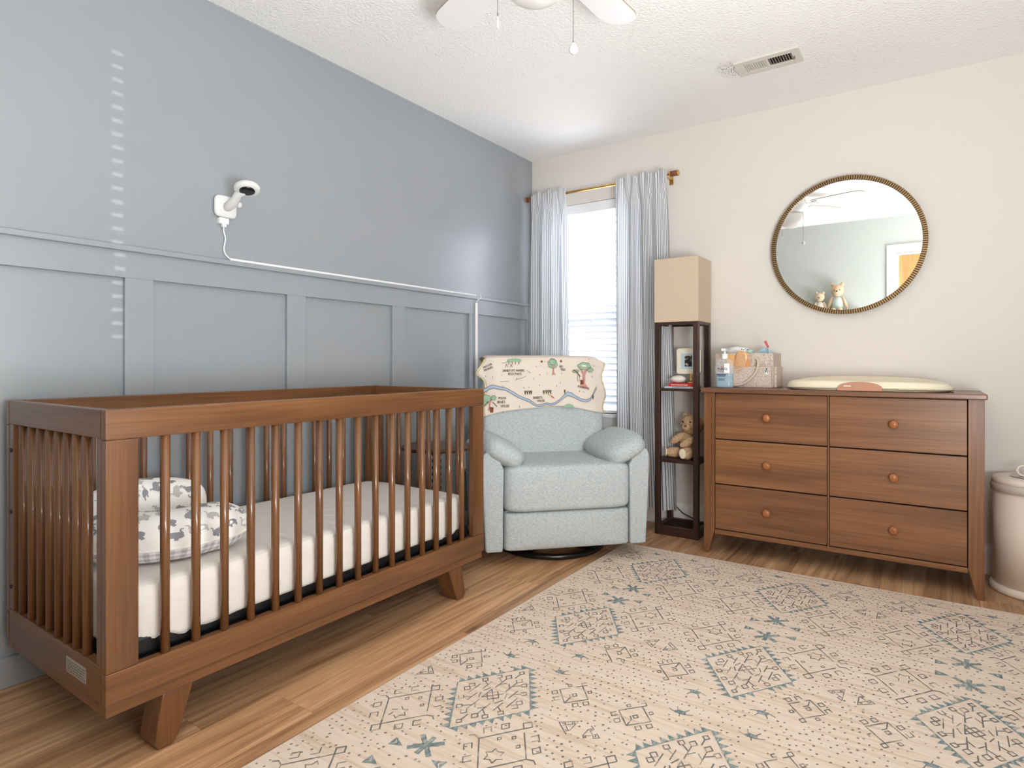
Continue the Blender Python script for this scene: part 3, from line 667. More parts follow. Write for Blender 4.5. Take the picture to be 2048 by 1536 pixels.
# mattress in a fitted sheet
MX0, MX1, MY0, MY1, MZ0, MZ1 = CX0+RT+.004, CX1-RT-.002, CY0+RT+.012, CY1-RT-.022, .2485, .432
mtr = thing('crib_mattress', 'crib mattress in a cream fitted sheet inside the walnut crib', 'mattress', ((MX0+MX1)/2, (MY0+MY1)/2, MZ0))
MB().box(MX0+.006, MX1-.012, MY0+.008, MY1-.008, MZ0, .30).build('mattress_gap_shade', M['black'], mtr, bevel=.01)  # black block, paints the dark gap below the sheet hem
def sheet(u, t):
    # closed loop around, t: 0 hem .. 1 top centre
    a = 2*PI*u; cx, cy, hx, hy = (MX0+MX1)/2, (MY0+MY1)/2, (MX1-MX0)/2-.004, (MY1-MY0)/2-.004
    e = .16; c, s_ = math.cos(a), math.sin(a); X = math.copysign(abs(c)**e, c); Y = math.copysign(abs(s_)**e, s_)
    pr = [(.965, .272), (.995, .285), (1, .32), (1, .375), (.995, .405), (.975, .424), (.93, .431), (.6, .433), (.25, .434), (0, .434)]
    k = t*(len(pr)-1); i = min(int(k), len(pr)-2); q = k-i; r = lerp(pr[i][0], pr[i+1][0], q); z = lerp(pr[i][1], pr[i+1][1], q)
    per = a*9
    wr = math.sin(per*5+2.1*math.sin(a*3))*.5+math.sin(per*11+3*math.sin(a*5))*.3
    low = max(0, 1-t*4)
    z += low*(.008*math.sin(a*14+1)+.005*math.sin(a*31)); rr = r+.006*wr*low
    p = Vector((cx+X*hx*rr, cy+Y*hy*rr, z))
    if t > .55: p.z += .0015*math.sin(p.y*60+p.x*25)
    return p
MB().grid(sheet, 240, 36, 0, closeu=True).build('fitted_sheet', M['sheet'], mtr)

# nursing pillow: C shape, elephant print above a gingham underside
np_ = thing('nursing_pillow', 'white C-shaped nursing pillow with grey elephants and gingham underside', 'pillow', (-1.975, .95, .434))
PC, PRr, ZC = Vector((-1.985, .945)), .168, .502
L1, L2 = .165, .215; LA = PI*PRr; LT = L1+LA+L2
def cpath(s):
    if s < L1: return Vector((PC.x+PRr, PC.y+L1-s)), Vector((1, 0))
    if s < L1+LA:
        a = -(s-L1)/PRr; n_ = Vector((math.cos(a), math.sin(a))); return PC+n_*PRr, n_
    return Vector((PC.x-PRr, PC.y+(s-L1-LA))), Vector((-1, 0))
def psurf(s, phi, off=0):
    e1, e2 = s/.10, (LT-s)/.10
    k = 1
    for e in (e1, e2):
        if e < 1: k *= math.sqrt(max(0, 1-(1-e)**2))**.8
    wob = 1+.03*math.sin(s*38)+.02*math.sin(s*71+1)
    a, c = .088*k*wob, .070*k
    p, n_ = cpath(min(max(s, 0), LT))
    cs, sn = math.cos(phi), math.sin(phi)
    cs = math.copysign(abs(cs)**.85, cs)
    puff = .014*math.sin(min(max((s-.35)/.5, 0), 1)*PI)
    lift = puff+.018*smooth(L1+LA*.5, L1+LA, s)
    z = ZC+c*sn+lift*max(0, sn+.6)
    q = Vector((p.x+n_.x*a*cs, p.y+n_.y*a*cs, max(z, .4375)))
    if off:
        q += Vector((n_.x*cs*off, n_.y*cs*off, sn*off))
    return q
SEAM = math.radians(-16)
NS = 90
MB().grid(lambda u, t: psurf(t*LT, lerp(SEAM, PI-SEAM, u)), 22, NS).build('top_cover', M['pillow'], np_)
MB().grid(lambda u, t: psurf(t*LT, lerp(PI-SEAM, 2*PI+SEAM, u)), 22, NS, uv=lambda u, t: (u*.20, t*LT)).build('underside', M['gingham'], np_)
sm = [psurf(LT*k/80, SEAM, .001) for k in range(81)]; sm2 = [psurf(LT*k/80, PI-SEAM, .001) for k in range(80, -1, -1)]
MB().tube(sm+sm2, .0032, 6, closed=True).build('piping', M['pillow'], np_)
EL = [(-.50, -.10), (-.46, .10), (-.36, .22), (-.30, .34), (-.32, .48), (-.40, .55), (-.49, .52), (-.52, .46), (-.46, .45), (-.41, .47), (-.38, .42), (-.40, .32), (-.47, .20),
      (-.30, .25), (-.10, .28), (.12, .27), (.30, .20), (.42, .06), (.50, -.06), (.44, -.02), (.40, -.10), (.42, -.36), (.27, -.38), (.24, -.20), (.10, -.17), (-.05, -.19), (-.06, -.38), (-.22, -.38), (-.24, -.24), (-.36, -.22)]
el = [MB(), MB()]; rnd = random.Random(5); s = .03; row = 0
while s < LT-.03:
    for j, ph in enumerate((8, 46, 88, 130, 168)):
        phi = math.radians(ph+(14 if row % 2 else 0)+rnd.uniform(-5, 5)); ss = s+rnd.uniform(-.008, .008)
        k = 0 if (row+j) % 3 else 1; sz = rnd.uniform(.038, .046); an = rnd.uniform(-.5, .5)+(-.5 if j < 2 else 2.2); fl_ = rnd.choice((-1, 1))
        if phi > math.radians(186) or ss < .02 or ss > LT-.02: continue
        ca, sa = math.cos(an), math.sin(an)
        poly = [((x*fl_*ca-y*sa)*sz, (x*fl_*sa+y*ca)*sz) for x, y in EL]
        if fl_ < 0: poly.reverse()
        if min(ss+q[0] for q in poly) < .004 or max(ss+q[0] for q in poly) > LT-.004: continue
        poly_decal(el[k], poly, lambda x, y, ss=ss, phi=phi: psurf(ss+x, phi+y/.078, .0012), 0)
    s += .050; row += 1
el[0].build('elephant_print', M['eleph_a'], np_, recalc=False)['kind'] = 'stuff'; el[1].build('elephant_print', M['eleph_b'], np_, recalc=False)['kind'] = 'stuff'
p0 = psurf(.0, 0)
MB().box(p0.x-.012, p0.x+.012, p0.y-.004, p0.y+.030, p0.z-.003, p0.z-.001).build('care_tag', M['white'], np_)

# ------------------------------------------------------------------ side table in the corner
TCX, TCY = -2.11, 2.362
st = thing('side_table', 'small round dark wooden side table between crib end and recliner', 'table', (TCX, TCY, 0))
MB().lathe([(.172, .556), (.180, .560), (.183, .567), (.180, .574), (.172, .577)], (TCX, TCY, 0), 48).build('tabletop', M['table'], st)
pr = [(.02, .02)]
for i in range(15):
    z0 = .03+i*.0345
    for k in range(6): pr.append((.012+.014*math.sin(PI*(k+.0)/6), z0+.0345*k/6))
pr += [(.012, .548), (.03, .556)]
MB().lathe(pr, (TCX, TCY, 0), 20).build('bobbin_pedestal', M['black_wood'], st)
MB().lathe([(.13, 0), (.135, .008), (.13, .018), (.03, .028)], (TCX, TCY, 0), 36).build('base', M['black_wood'], st)

# ------------------------------------------------------------------ recliner
TH = math.radians(46.7); RC = (-1.505, 2.662, 0)
ch = thing('recliner_chair', 'pale blue-grey upholstered swivel recliner in the corner beside the crib', 'armchair', RC, TH)
WM = WORLD[ch.name]
class CB_(MB):
    def done(s, name, m, parent=ch, **k):
        s.v = [tuple(WM @ Vector(p)) for p in s.v]; return s.build(name, m, parent, **k)
U = M['uphol']
c = CB_(); c.superq((0, .215, .383), (.329, .262, .117), (.20, .20), 64, 32); c.done('seat_cushion', U)
c = CB_()
def footrest(u, t):
    a = 2*PI*u; e = .10; X = math.copysign(abs(math.cos(a))**e, math.cos(a)); Z = math.copysign(abs(math.sin(a))**e, math.sin(a))
    pr = [(1, .16), (1, .06), (.985, .0), (.955, -.017), (.6, -.027), (0, -.030)]
    k = t*(len(pr)-1); i = min(int(k), len(pr)-2); q = k-i; r, y = lerp(pr[i][0], pr[i+1][0], q), lerp(pr[i][1], pr[i+1][1], q)
    return Vector((X*.328*r, y, .173+Z*.095*r))
c.grid(footrest, 64, 14, closeu=True); c.done('footrest', U)
for sgn in (-1, 1):
    c = CB_(); pf = [(.331, .076), (.417, .076), (.424, .20), (.434, .40), (.437, .52), (.430, .553), (.408, .568), (.375, .555), (.345, .52), (.326, .48), (.329, .30)]
    pf = [(x*sgn, z) for x, z in pf]
    if sgn < 0: pf.reverse()
    c.prism(pf, 1, -.012, .60); c.done('arm_panel', U, bevel=.012, seg=3)
    c = CB_(); rt = Matrix.Rotation(-sgn*math.radians(27), 3, 'Y')
    c.superq((sgn*.322, .205, .553), (.124, .245, .066), (.72, .6), 44, 22, rot=rt); c.done('arm_pad', U)
# back: cushion with a soft front, leaning
LEAN = math.radians(7)
BA, BBk, BCz = .356, .118, .302
def backp(x, z, front=True):   # z from -1..1 of the cushion, x -1..1
    return None
c = CB_(); rt = Matrix.Rotation(-LEAN, 3, 'X'); BC = Vector((0, .545, .725))
c.superq(BC, (BA, BBk, BCz), (.34, .24), 64, 32, rot=rt); c.done('back_cushion', U)
c = CB_(); c.superq((0, .60, .55), (.320, .085, .46), (.25, .3), 40, 20, rot=rt); c.done('back_shell', U)
c = CB_(); c.box(-.32, .32, .02, .58, .075, .27); c.done('chassis', U, bevel=.01)
R0 = .285
c = CB_(); c.tube([(R0*math.cos(2*PI*k/56), .335+R0*math.sin(2*PI*k/56), .0165) for k in range(56)], .0155, 12, closed=True); sb = c.done('swivel_ring', M['black_metal'])
for a in (0, 90):
    c = CB_(); r = Matrix.Rotation(math.radians(45+a), 3, 'Z'); vs = [r @ Vector(p) for p in ((-R0, -.022, 0), (R0, -.022, 0), (R0, .022, 0), (-R0, .022, 0))]
    c.hexa([Vector((0, .335, .012))+v for v in vs], [Vector((0, .335, .024))+v for v in vs]); c.done('cross_bar', M['black_metal'], parent=sb)
c = CB_(); c.cyl((0, .335, .02), (0, .335, .08), .07, n=24); c.done('swivel_post', M['black_metal'])

# blanket over the chair back (own surface, just clear of the cushion)
def sq_front(x, z):
    """front surface Y of the tilted back cushion at chair X, Z (approximate)"""
    zl = (z-BC.z); e1, e2 = .34, .24
    u = min(abs(x/BA), .999)
    lat = min(abs(zl/BCz), .999)**(1/e1*1)
    lat = min(abs(zl/BCz), .999)**(2/e1)
    cosl = (1-lat)**(e1/2) if lat < 1 else 0
    uu = min(u/max(cosl, 1e-3), .999)
    y = BBk*cosl*(1-uu**(2/e2))**(e2/2)
    return BC.y-y+zl*math.tan(LEAN)
TOPZ = 1.044
def xl(v): return -.345-.030*math.exp(-((v-.20)/.10)**2)-.008*math.sin(v*9)+.010*smooth(.15, .0, v)
def xr(v): return .362+.012*math.sin(v*11+1)+.010*smooth(.2, 0, v)
def hem(x): return .752-.052*((x-.02)/.37)**2+.004*math.sin(x*17)
FL = .30
def bl_pt(x, z, off=0):
    """front sheet of the blanket at chair X, Z"""
    zc = min(z, 1.0); xx = max(-.30, min(.30, x))
    y = sq_front(xx, min(max(zc, .70), .985))-.010
    y += .30*max(0, abs(x)-.30)**1.0
    y += .0035*math.sin(x*37+z*9)+.0025*math.sin(x*19-z*31)
    y += .018*smooth(.96, 1.045, z)
    if abs(x) < .33: pass
    return Vector((x, y-off, z))
def bl_fn(u, v):
    # v: 0 front hem .. .55 top edge .. 1 back hem
    if v <= .55:
        t = v/.55; x = lerp(xl(1-t), xr(1-t), u)
        z = lerp(hem(x), TOPZ-.012-.03*smooth(.30, .40, abs(x)), t); return bl_pt(x, z)
    t = (v-.55)/.45; x = lerp(xl(0), xr(0), u)
    zt = TOPZ-.012-.03*smooth(.30, .40, abs(x)); f_ = bl_pt(x, zt)
    yb = .720
    if t < .4:
        a = t/.4; z = zt+.012*math.sin(PI*a); y = lerp(f_.y, yb, a)
    else: z = lerp(zt, .84, (t-.4)/.6); y = yb+.004*math.sin(x*30)
    return Vector((x, y, z))
bk = thing('baby_blanket', 'cream printed muslin blanket draped over the recliner back', 'blanket', tuple(WM @ Vector((0, .5, .7))))
c = CB_(); c.grid(bl_fn, 60, 70); o = c.done('cloth', M['blanket'], parent=bk, recalc=False)
so = o.modifiers.new('solid', 'SOLIDIFY'); so.thickness = .003; so.offset = 0
c = CB_()
eL = [bl_fn(0, k/40) for k in range(23)]; eR = [bl_fn(1, k/40) for k in range(23)]
c.tube([p+Vector((-.002, .006, 0)) for p in eL], .005, 6); c.done('yellow_edging', M['blanket_back'], parent=bk)
c = CB_(); c.tube([p+Vector((.002, .006, 0)) for p in eR], .005, 6); c.done('yellow_edging', M['blanket_back'], parent=bk)
# print: laid out on the blanket in its own cm grid (x right, y up from the hem centre)
PR = {k: CB_() for k in ('p_black', 'p_green', 'p_blue', 'p_brown', 'p_rose', 'p_red', 'p_olive')}
def bx(px, py): return (-.368+px*.000487-py*.0000085, 1.0415-py*.000512+px*.0000085)      # print grid to chair X, Z
def bf(off): return lambda x, z: bl_pt(x, z, off)
def BP(key, pts, off=.0052): poly_decal(PR[key], [bx(*p) for p in pts], bf(off))
def BS(key, pts, wd=5, off=.0066): stroke(PR[key], [bx(*p) for p in pts], wd*.00049, bf(off))
def BT(txt, px, py, size, ang=0):
    x, z = bx(px, py); text_decal(PR['p_black'], txt, size*.00051*1.35, (x, z), bf(.0070), ang=ang, bold=.0004, cond=.74)
def blob(cx, cy, rx, ry, n=18, lobes=5, am=.12, ph=0): return [(cx+rx*(1+am*math.sin(lobes*t+ph))*math.cos(t), cy+ry*(1+am*math.sin(lobes*t+ph))*math.sin(t)) for t in [2*PI*k/n for k in range(n)]]
# the grid below runs 0..1480 across and 0..700 down
def river(c_):
    up = [(x, y-w_) for x, y, w_ in c_]; dn = [(x, y+w_) for x, y, w_ in c_]
    for i in range(len(c_)-1): BP('p_blue', [up[i], dn[i], dn[i+1], up[i+1]])
    BS('p_black', up, 4); BS('p_black', dn, 4)
river([(25, 385, 16), (70, 372, 18), (110, 345, 20), (150, 340, 18), (210, 355, 16), (290, 370, 14), (340, 395, 15), (390, 425, 16), (440, 455, 13), (500, 480, 13), (570, 505, 14), (610, 535, 13), (660, 562, 9), (720, 558, 11), (780, 545, 10), (830, 553, 10), (880, 545, 10), (930, 515, 11), (980, 475, 14), (1030, 440, 22), (1080, 450, 22), (1130, 480, 14), (1200, 515, 14), (1260, 525, 13), (1310, 510, 12), (1340, 470, 12), (1370, 415, 12), (1400, 380, 10)])
def tree(cx, cy, hgt, crowns, lean=0):
    w_ = hgt*.10
    BP('p_rose', [(cx-w_*1.8, cy), (cx-w_*.7, cy-hgt*.2), (cx-w_*.6+lean*.5, cy-hgt*.6), (cx-w_*2.2+lean, cy-hgt*.86), (cx-w_*1.4+lean, cy-hgt*.9), (cx+lean, cy-hgt*.68), (cx+w_*1.6+lean, cy-hgt*.92), (cx+w_*2.3+lean, cy-hgt*.86), (cx+w_*.8+lean*.5, cy-hgt*.55), (cx+w_*.7, cy-hgt*.2), (cx+w_*2, cy)])
    for i, (dx, dy, rx, ry) in enumerate(crowns):
        q = blob(cx+dx, cy-hgt+dy, rx, ry, 22, 6, .08, i); BP('p_green', q, .0058); BS('p_black', q+[q[0]], 3)
tree(865, 225, 135, [(0, 10, 58, 50), (0, -12, 40, 36)])
tree(1235, 380, 260, [(20, 15, 85, 42), (95, 60, 40, 24), (-95, 70, 42, 18)], lean=6)
BS('p_brown', [(1190, 250), (1150, 195), (1115, 180)], 12); BS('p_black', [(1160, 215), (1165, 300)], 3); BS('p_black', [(1182, 230), (1186, 300), (1162, 300)], 3)
BP('p_brown', [(1195, 290), (1235, 290), (1235, 340), (1195, 345)])
tree(105, 600, 130, [(-35, 0, 50, 40), (-60, 45, 40, 32), (45, -8, 28, 26)])
BP('p_brown', [(100, 560), (150, 565), (145, 620), (112, 622)]); BS('p_brown', [(30, 555), (90, 505)], 8); BS('p_brown', [(140, 510), (185, 555)], 8)
for k in range(4): BP('p_green', blob(345+38*k, 60-(6 if k in (1, 2) else 0), 30, 22, 14, 4, .1, k), .0056); BS('p_brown', [(340+38*k, 75), (338+38*k, 100)], 6)
BP('p_green', [(970, 590), (1000, 560), (1045, 550), (1090, 565), (1120, 600)])
for gx in (520, 545, 570, 590, 745, 775, 800, 825, 1000, 1345):
    gy = 395 if gx < 900 else (395 if gx == 1000 else 470)
    for d in (-9, 0, 9): BS('p_olive', [(gx, gy+42), (gx+d, gy)], 5)
for px, py in ((240, 210), (135, 230), (60, 220), (505, 355), (560, 350), (690, 330), (895, 340), (250, 330), (940, 310), (1340, 250), (790, 205), (960, 205), (700, 215), (1180, 410), (830, 430), (1230, 420), (420, 250), (620, 255), (660, 120), (770, 70), (960, 70), (1320, 50), (450, 560), (250, 610)):
    BS('p_black', [(px, py), (px+6, py+14)], 4)
BP('p_red', [(820, 450), (850, 462), (880, 492), (845, 478)]); BS('p_green', [(795, 440), (822, 455)], 8)
for px in (735, 975): BP('p_brown', blob(px, 75, 12, 14, 10, 3, .1))
BS('p_black', [(225, 290), (330, 285)], 3); BS('p_black', [(400, 275), (490, 250), (530, 235)], 3); BS('p_black', [(540, 165), (590, 200)], 3); BS('p_black', [(250, 85), (310, 78), (340, 60)], 3)
BS('p_black', [(290, 130), (310, 95), (325, 130)], 4); BS('p_black', [(350, 130), (362, 100), (378, 130)], 4)
BT('NICE FOR', 42, 142, 24, .42); BT('PIKNICKS', 52, 174, 24, .42)
BT('SANDY PIT WHERE', 255, 180, 29); BT('ROO PLAYS', 320, 218, 29)
BT('BEE', 945, 145, 26); BT('TREE', 955, 182, 26); BT('MY HOUSE', 1160, 372, 27, -.22)
BT('POOH', 205, 480, 29); BT("BEAR'S", 190, 522, 29); BT('HOUSE', 230, 565, 29); BT("RABBIT'S", 610, 485, 28); BT('HOUSE', 660, 522, 28)
for k, mb in PR.items(): mb.done({'p_black': 'line_print', 'p_green': 'leaf_print', 'p_blue': 'river_print', 'p_brown': 'trunk_print', 'p_rose': 'tree_print', 'p_red': 'carrot_print', 'p_olive': 'grass_print'}[k], M[k], parent=bk, recalc=False)['kind'] = 'stuff'

# ------------------------------------------------------------------ floor lamp with shelves
LX0, LX1, LY0, LY1 = -1.345, -1.088, 3.413, 3.648; PS = .030
lamp = thing('shelf_floor_lamp', 'dark wooden shelf floor lamp with a square beige linen shade', 'floor lamp', ((LX0+LX1)/2, (LY0+LY1)/2, 0))
for x in (LX0, LX1-PS):
    for y in (LY0, LY1-PS): MB().box(x, x+PS, y, y+PS, 0, 1.238).build('post', M['espresso'], lamp, bevel=.002)
def ring(z0, z1, name, t=PS):
    MB().box(LX0+PS, LX1-PS, LY0+.002, LY0+t-.002, z0, z1).box(LX0+PS, LX1-PS, LY1-t+.002, LY1-.002, z0, z1).box(LX0+.002, LX0+t-.002, LY0+PS, LY1-PS, z0, z1).box(LX1-t+.002, LX1-.002, LY0+PS, LY1-PS, z0, z1).build(name, M['espresso_x'], lamp, bevel=.001)
ring(0, .052, 'base_frame'); ring(1.222, 1.238, 'top_frame', .018)
def shelf(z0, z1):
    MB().box(LX0+PS, LX1-PS, LY0+.001, LY1-.001, z0, z1).box(LX0+.001, LX0+PS, LY0+PS, LY1-PS, z0, z1).box(LX1-PS, LX1-.001, LY0+PS, LY1-PS, z0, z1).build('shelf', M['espresso_x'], lamp)
shelf(.838, .853); shelf(.424, .441)
z0, z1, t = 1.2385, 1.606, .003; sx0, sx1, sy0, sy1 = LX0-.001, LX1+.001, LY0-.001, LY1+.001
MB().box(sx0, sx1, sy0, sy0+t, z0, z1).box(sx0, sx1, sy1-t, sy1, z0, z1).box(sx0, sx0+t, sy0+t, sy1-t, z0, z1).box(sx1-t, sx1, sy0+t, sy1-t, z0, z1).build('lamp_shade', M['shade'], lamp)
cxl, cyl_ = (LX0+LX1)/2, (LY0+LY1)/2
mb = MB().cyl((cxl, cyl_, 1.226), (cxl, cyl_, 1.31), .018, n=16)
mb.tube([(LX0+.012, LY0+.012, 1.235), (cxl, cyl_, 1.232), (LX1-.012, LY1-.012, 1.235)], .003, 6).tube([(LX0+.012, LY1-.012, 1.235), (cxl, cyl_, 1.232), (LX1-.012, LY0+.012, 1.235)], .003, 6)
mb.build('bulb_socket', M['black'], lamp)
MB().superq((cxl, cyl_, 1.355), (.03, .03, .045), nu=18, nv=12).build('light_bulb', M['glass_white'], lamp)
MB().tube([(-1.315, 3.650, .30), (-1.30, 3.6495, .12), (-1.26, 3.648, .085), (-1.17, 3.646, .05), (-1.09, 3.652, .02)], .0035, 8).build('power_cord', M['black'], lamp)
# things on the upper shelf
def book(name, label, x0, x1, y0, y1, z0, z1, cover, spine_marks):
    b = thing(name, label, 'book', ((x0+x1)/2, (y0+y1)/2, z0), group=None)
    MB().box(x0, x1, y0, y1, z0, z0+.002).box(x0, x1, y0, y1, z1-.002, z1).box(x0, x1, y0, y0+.002, z0+.002, z1-.002).build('cover', cover, b)
    MB().box(x0+.003, x1-.003, y0+.002, y1-.003, z0+.002, z1-.002).build('pages', M['paper'], b)
    mb = MB()
    for a, c_, zz, h in spine_marks: mb.box(a, c_, y0-.0006, y0, zz-h/2, zz+h/2)
    if spine_marks: mb.build('spine_lettering', M['label_white'] if cover is M['red'] else M['grey_print'], b)
    return b
rnd = random.Random(2)
mk = []; x = -1.262
while x < -1.165: w_ = rnd.uniform(.004, .009); mk.append((x, x+w_, .8730, .0045)); x += w_+.003
mk2 = []; x = -1.256
while x < -1.165: w_ = rnd.uniform(.004, .008); mk2.append((x, x+w_, .8585, .0040)); x += w_+.002
book('book', 'pale blue book at the bottom of the stack on the lamp shelf', -1.300, -1.128, 3.455, 3.60, .8535, .8635, M['paleblue'], mk2)
book('book', 'red book on the pale blue one, under the white pebble', -1.279, -1.130, 3.46, 3.585, .864, .8825, M['red'], mk)
MB_ = MB().superq((-1.236, 3.505, .9055), (.045, .036, .0225), (1, 1), 32, 18)
tag(MB_.build('pebble', M['egg']), 'smooth white oval pebble on top of the red book', 'ornament')
pf = thing('photo_frame', 'small cream rounded photo frame on a brass pedestal, lamp shelf', 'picture frame', (-1.172, 3.545, .8825))
MB().lathe([(.034, 0), (.036, .003), (.030, .008), (.012, .014), (.007, .022), (.0085, .034), (.006, .044), (.008, .056)], (-1.172, 3.545, .8828), 28).build('pedestal', M['brass'], pf)
def rrect(cx, cz, hx, hz, r, n=6):
    out = []
    for qx, qz, a0 in ((1, 1, 0), (-1, 1, 90), (-1, -1, 180), (1, -1, 270)):
        for k in range(n+1):
            a = math.radians(a0+90*k/n); out.append((cx+qx*(hx-r)+r*math.cos(a), cz+qz*(hz-r)+r*math.sin(a)))
    return out
fx, fz = -1.186, 1.012
MB().prism(rrect(fx, fz, .072, .076, .016), 1, 3.538, 3.552).build('frame', M['frame_cream'], pf, bevel=.002)
MB().prism(rrect(fx, fz, .0725, .0765, .0165), 1, 3.543, 3.5535).build('frame_edge', M['bronze'], pf)
MB().box(fx-.045, fx+.045, 3.5375, 3.5379, fz-.046, fz+.046).build('mount', M['mat_blue'], pf)
MB().box(fx-.022, fx+.022, 3.5370, 3.5374, fz-.032, fz+.032).build('photograph', M['photo'], pf)

# teddy on the lower shelf
def rot_to(v): return Vector((0, 0, 1)).rotation_difference(Vector(v)).to_matrix()
tb = thing('teddy_bear', 'tan plush teddy bear seated on the lower shelf of the lamp', 'soft toy', (-1.19, 3.53, .441))
def blobp(name, c, ab, m=None, rot=None, parent=tb, fuzz=.035, e=(1, 1), nu=30, nv=18): return MB().superq(c, ab, e, nu, nv, rot=rot, fuzz=fuzz).build(name, m or M['fur'], parent)
blobp('body', (-1.185, 3.555, .522), (.056, .050, .080), fuzz=.03)
hd = blobp('head', (-1.165, 3.540, .640), (.066, .058, .061))
blobp('muzzle', (-1.178, 3.486, .628), (.027, .021, .022), parent=hd)
MB().superq((-1.180, 3.466, .636), (.009, .006, .007), nu=12, nv=8).build('nose', M['nose'], hd)
for dx in (-.024, .014): MB().superq((-1.174+dx*1.15, 3.486, .657), (.0056, .005, .0056), nu=12, nv=8).build('eye', M['eye'], hd)
blobp('ear', (-1.206, 3.552, .688), (.020, .012, .018), parent=hd); blobp('ear', (-1.100, 3.552, .664), (.023, .012, .023), parent=hd)
blobp('arm', (-1.245, 3.530, .556), (.023, .023, .053), rot=rot_to((-.75, -.25, -.55))); blobp('arm', (-1.172, 3.49, .540), (.024, .023, .052), rot=rot_to((.55, .25, .35)))
l1 = blobp('leg', (-1.258, 3.500, .474), (.031, .031, .055), rot=rot_to((-.85, -.55, 0))); l2 = blobp('leg', (-1.172, 3.475, .476), (.036, .036, .056), rot=rot_to((-.12, -.9, 0)))
MB().superq((-1.300, 3.471, .478), (.026, .030, .006), (.6, 1), 24, 8, rot=rot_to((-.85, -.55, .05))).build('foot_pad', M['fur_pad'], l1)
MB().superq((-1.182, 3.424, .480), (.021, .030, .006), (.6, 1), 24, 8, rot=rot_to((-.12, -.95, .05))).build('foot_pad', M['fur_pad'], l2)

# ------------------------------------------------------------------ dresser
X0, X1, DY0, DY1 = -1.0, .178, 3.232, 3.640
dr = thing('dresser', 'walnut-stained six-drawer dresser with round wooden knobs under the mirror', 'dresser', ((X0+X1)/2, (DY0+DY1)/2, 0))
mb = MB().box(-1.011, .1875, DY0-.024, DY1+.012, .846, .870); mb.build('top', M['dresser_top'], dr, bevel=.005, seg=3)
for s, xo in ((1, X0), (-1, X1)):
    for ya, yb in ((DY0, DY0+.05), (DY1-.05, DY1)):
        pf_ = [(xo, 0), (xo+s*.024, 0), (xo+s*.0555, .125), (xo+s*.0555, .846), (xo, .846)]
        if s < 0: pf_.reverse()
        MB().prism(pf_, 1, ya, yb).build('leg', M['dresser_z'], dr, bevel=.0015)
    xa, xb = sorted((xo+s*.004, xo+s*.03)); MB().box(xa, xb, DY0+.05, DY1-.05, .115, .846).build('side_panel', M['dresser_z'], dr)
MB().box(X0+.0555, X1-.0555, DY0+.006, DY0+.05, .104, .1275).build('bottom_rail', M['dresser_x'], dr, bevel=.0015)
MB().box(X0+.0555, X1-.0555, DY0+.030, DY1-.01, .128, .845).build('carcass', M['dark_gap'], dr)
MB().box(-.4135, -.4075, DY0+.004, DY0+.030, .128, .845).build('centre_stile', M['dresser_z'], dr)
zr = ((.6065, .8425), (.3715, .600), (.1335, .365))
for xa, xb, xk in ((-.941, -.4165, -.683), (-.4045, .119, -.1455)):
    for za, zb in zr:
        d_ = MB().box(xa, xb, DY0+.0015, DY0+.0295, za, zb).build('drawer', M['dresser_x'], dr, bevel=.0015)
        zc = (za+zb)/2+.001
        MB().lathe([(.008, 0), (.008, .010), (.014, .014), (.0185, .020), (.019, .025), (.015, .030), (.006, .0325), (0, .033)], (xk, DY0+.0015, zc), 28, axis=(0, -1, 0)).build('knob', M['knob'], d_)

# ------------------------------------------------------------------ on the dresser
ZT = .8703
# sanitizer bottle
BX, BY = -.909, 3.295
hb = thing('pump_bottle', 'clear hand sanitizer pump bottle, half full, on the dresser', 'bottle', (BX, BY, ZT))
def oval(prof, sx, sy, cx=BX, cy=BY, n=40, e=.8):
    mb = MB(); vs = []; k = len(prof)
    for r, z in prof:
        for j in range(n):
            a = 2*PI*j/n; c_, s_ = math.cos(a), math.sin(a); vs.append((cx+r*sx*math.copysign(abs(c_)**e, c_), cy+r*sy*math.copysign(abs(s_)**e, s_), z))
    mb.add(vs, [(i*n+j, i*n+(j+1) % n, (i+1)*n+(j+1) % n, (i+1)*n+j) for i in range(k-1) for j in range(n)]+[tuple(range(n))[::-1], tuple((k-1)*n+j for j in range(n))]); return mb
oval([(.94, ZT+.0004), (1, ZT+.006), (1, ZT+.12), (.96, ZT+.134), (.80, ZT+.145), (.42, ZT+.151), (.36, ZT+.156)], .045, .027).build('bottle_body', M['clear'], hb)
oval([(.90, ZT+.003), (.955, ZT+.008), (.955, ZT+.074)], .045, .027).build('gel', M['gel'], hb)
lab = MB()
lf = lambda x, z: Vector((BX+x, BY-.027*(max(0, 1-abs(x/.045)**2.5))**.4-.0012, ZT+z))
def patch(x0, x1, z0, z1, mb, off=0, n=8):
    for i in range(n):
        a, c_ = lerp(x0, x1, i/n), lerp(x0, x1, (i+1)/n); mb.add([lf(a, z0)-Vector((0, off, 0)), lf(c_, z0)-Vector((0, off, 0)), lf(c_, z1)-Vector((0, off, 0)), lf(a, z1)-Vector((0, off, 0))], [(0, 1, 2, 3)], 0, False)
lab2 = MB(); patch(.004, .030, .078, .128, lab2); lab2.build('label', M['label_white'], hb)
tx = MB(); text_decal(tx, 'PURELL', .0165, (-.031, .094), lambda x, z: lf(x, z)-Vector((0, .0006, 0)), bold=.0008)
text_decal(tx, 'ADVANCED', .0062, (-.029, .086), lambda x, z: lf(x, z)-Vector((0, .0006, 0)))
for i, (a, c_, z) in enumerate(((-.034, .014, .066), (-.030, .008, .060), (-.026, .010, .046), (-.026, .004, .040))): patch(a, c_, z, z+(.0045 if i < 1 else .0022), tx, .0006)
tx.build('lettering', M['navy'], hb, recalc=False)
sw = MB(); patch(-.012, .006, .109, .1115, sw, .0006); sw.build('red_swoosh', M['magenta'], hb)
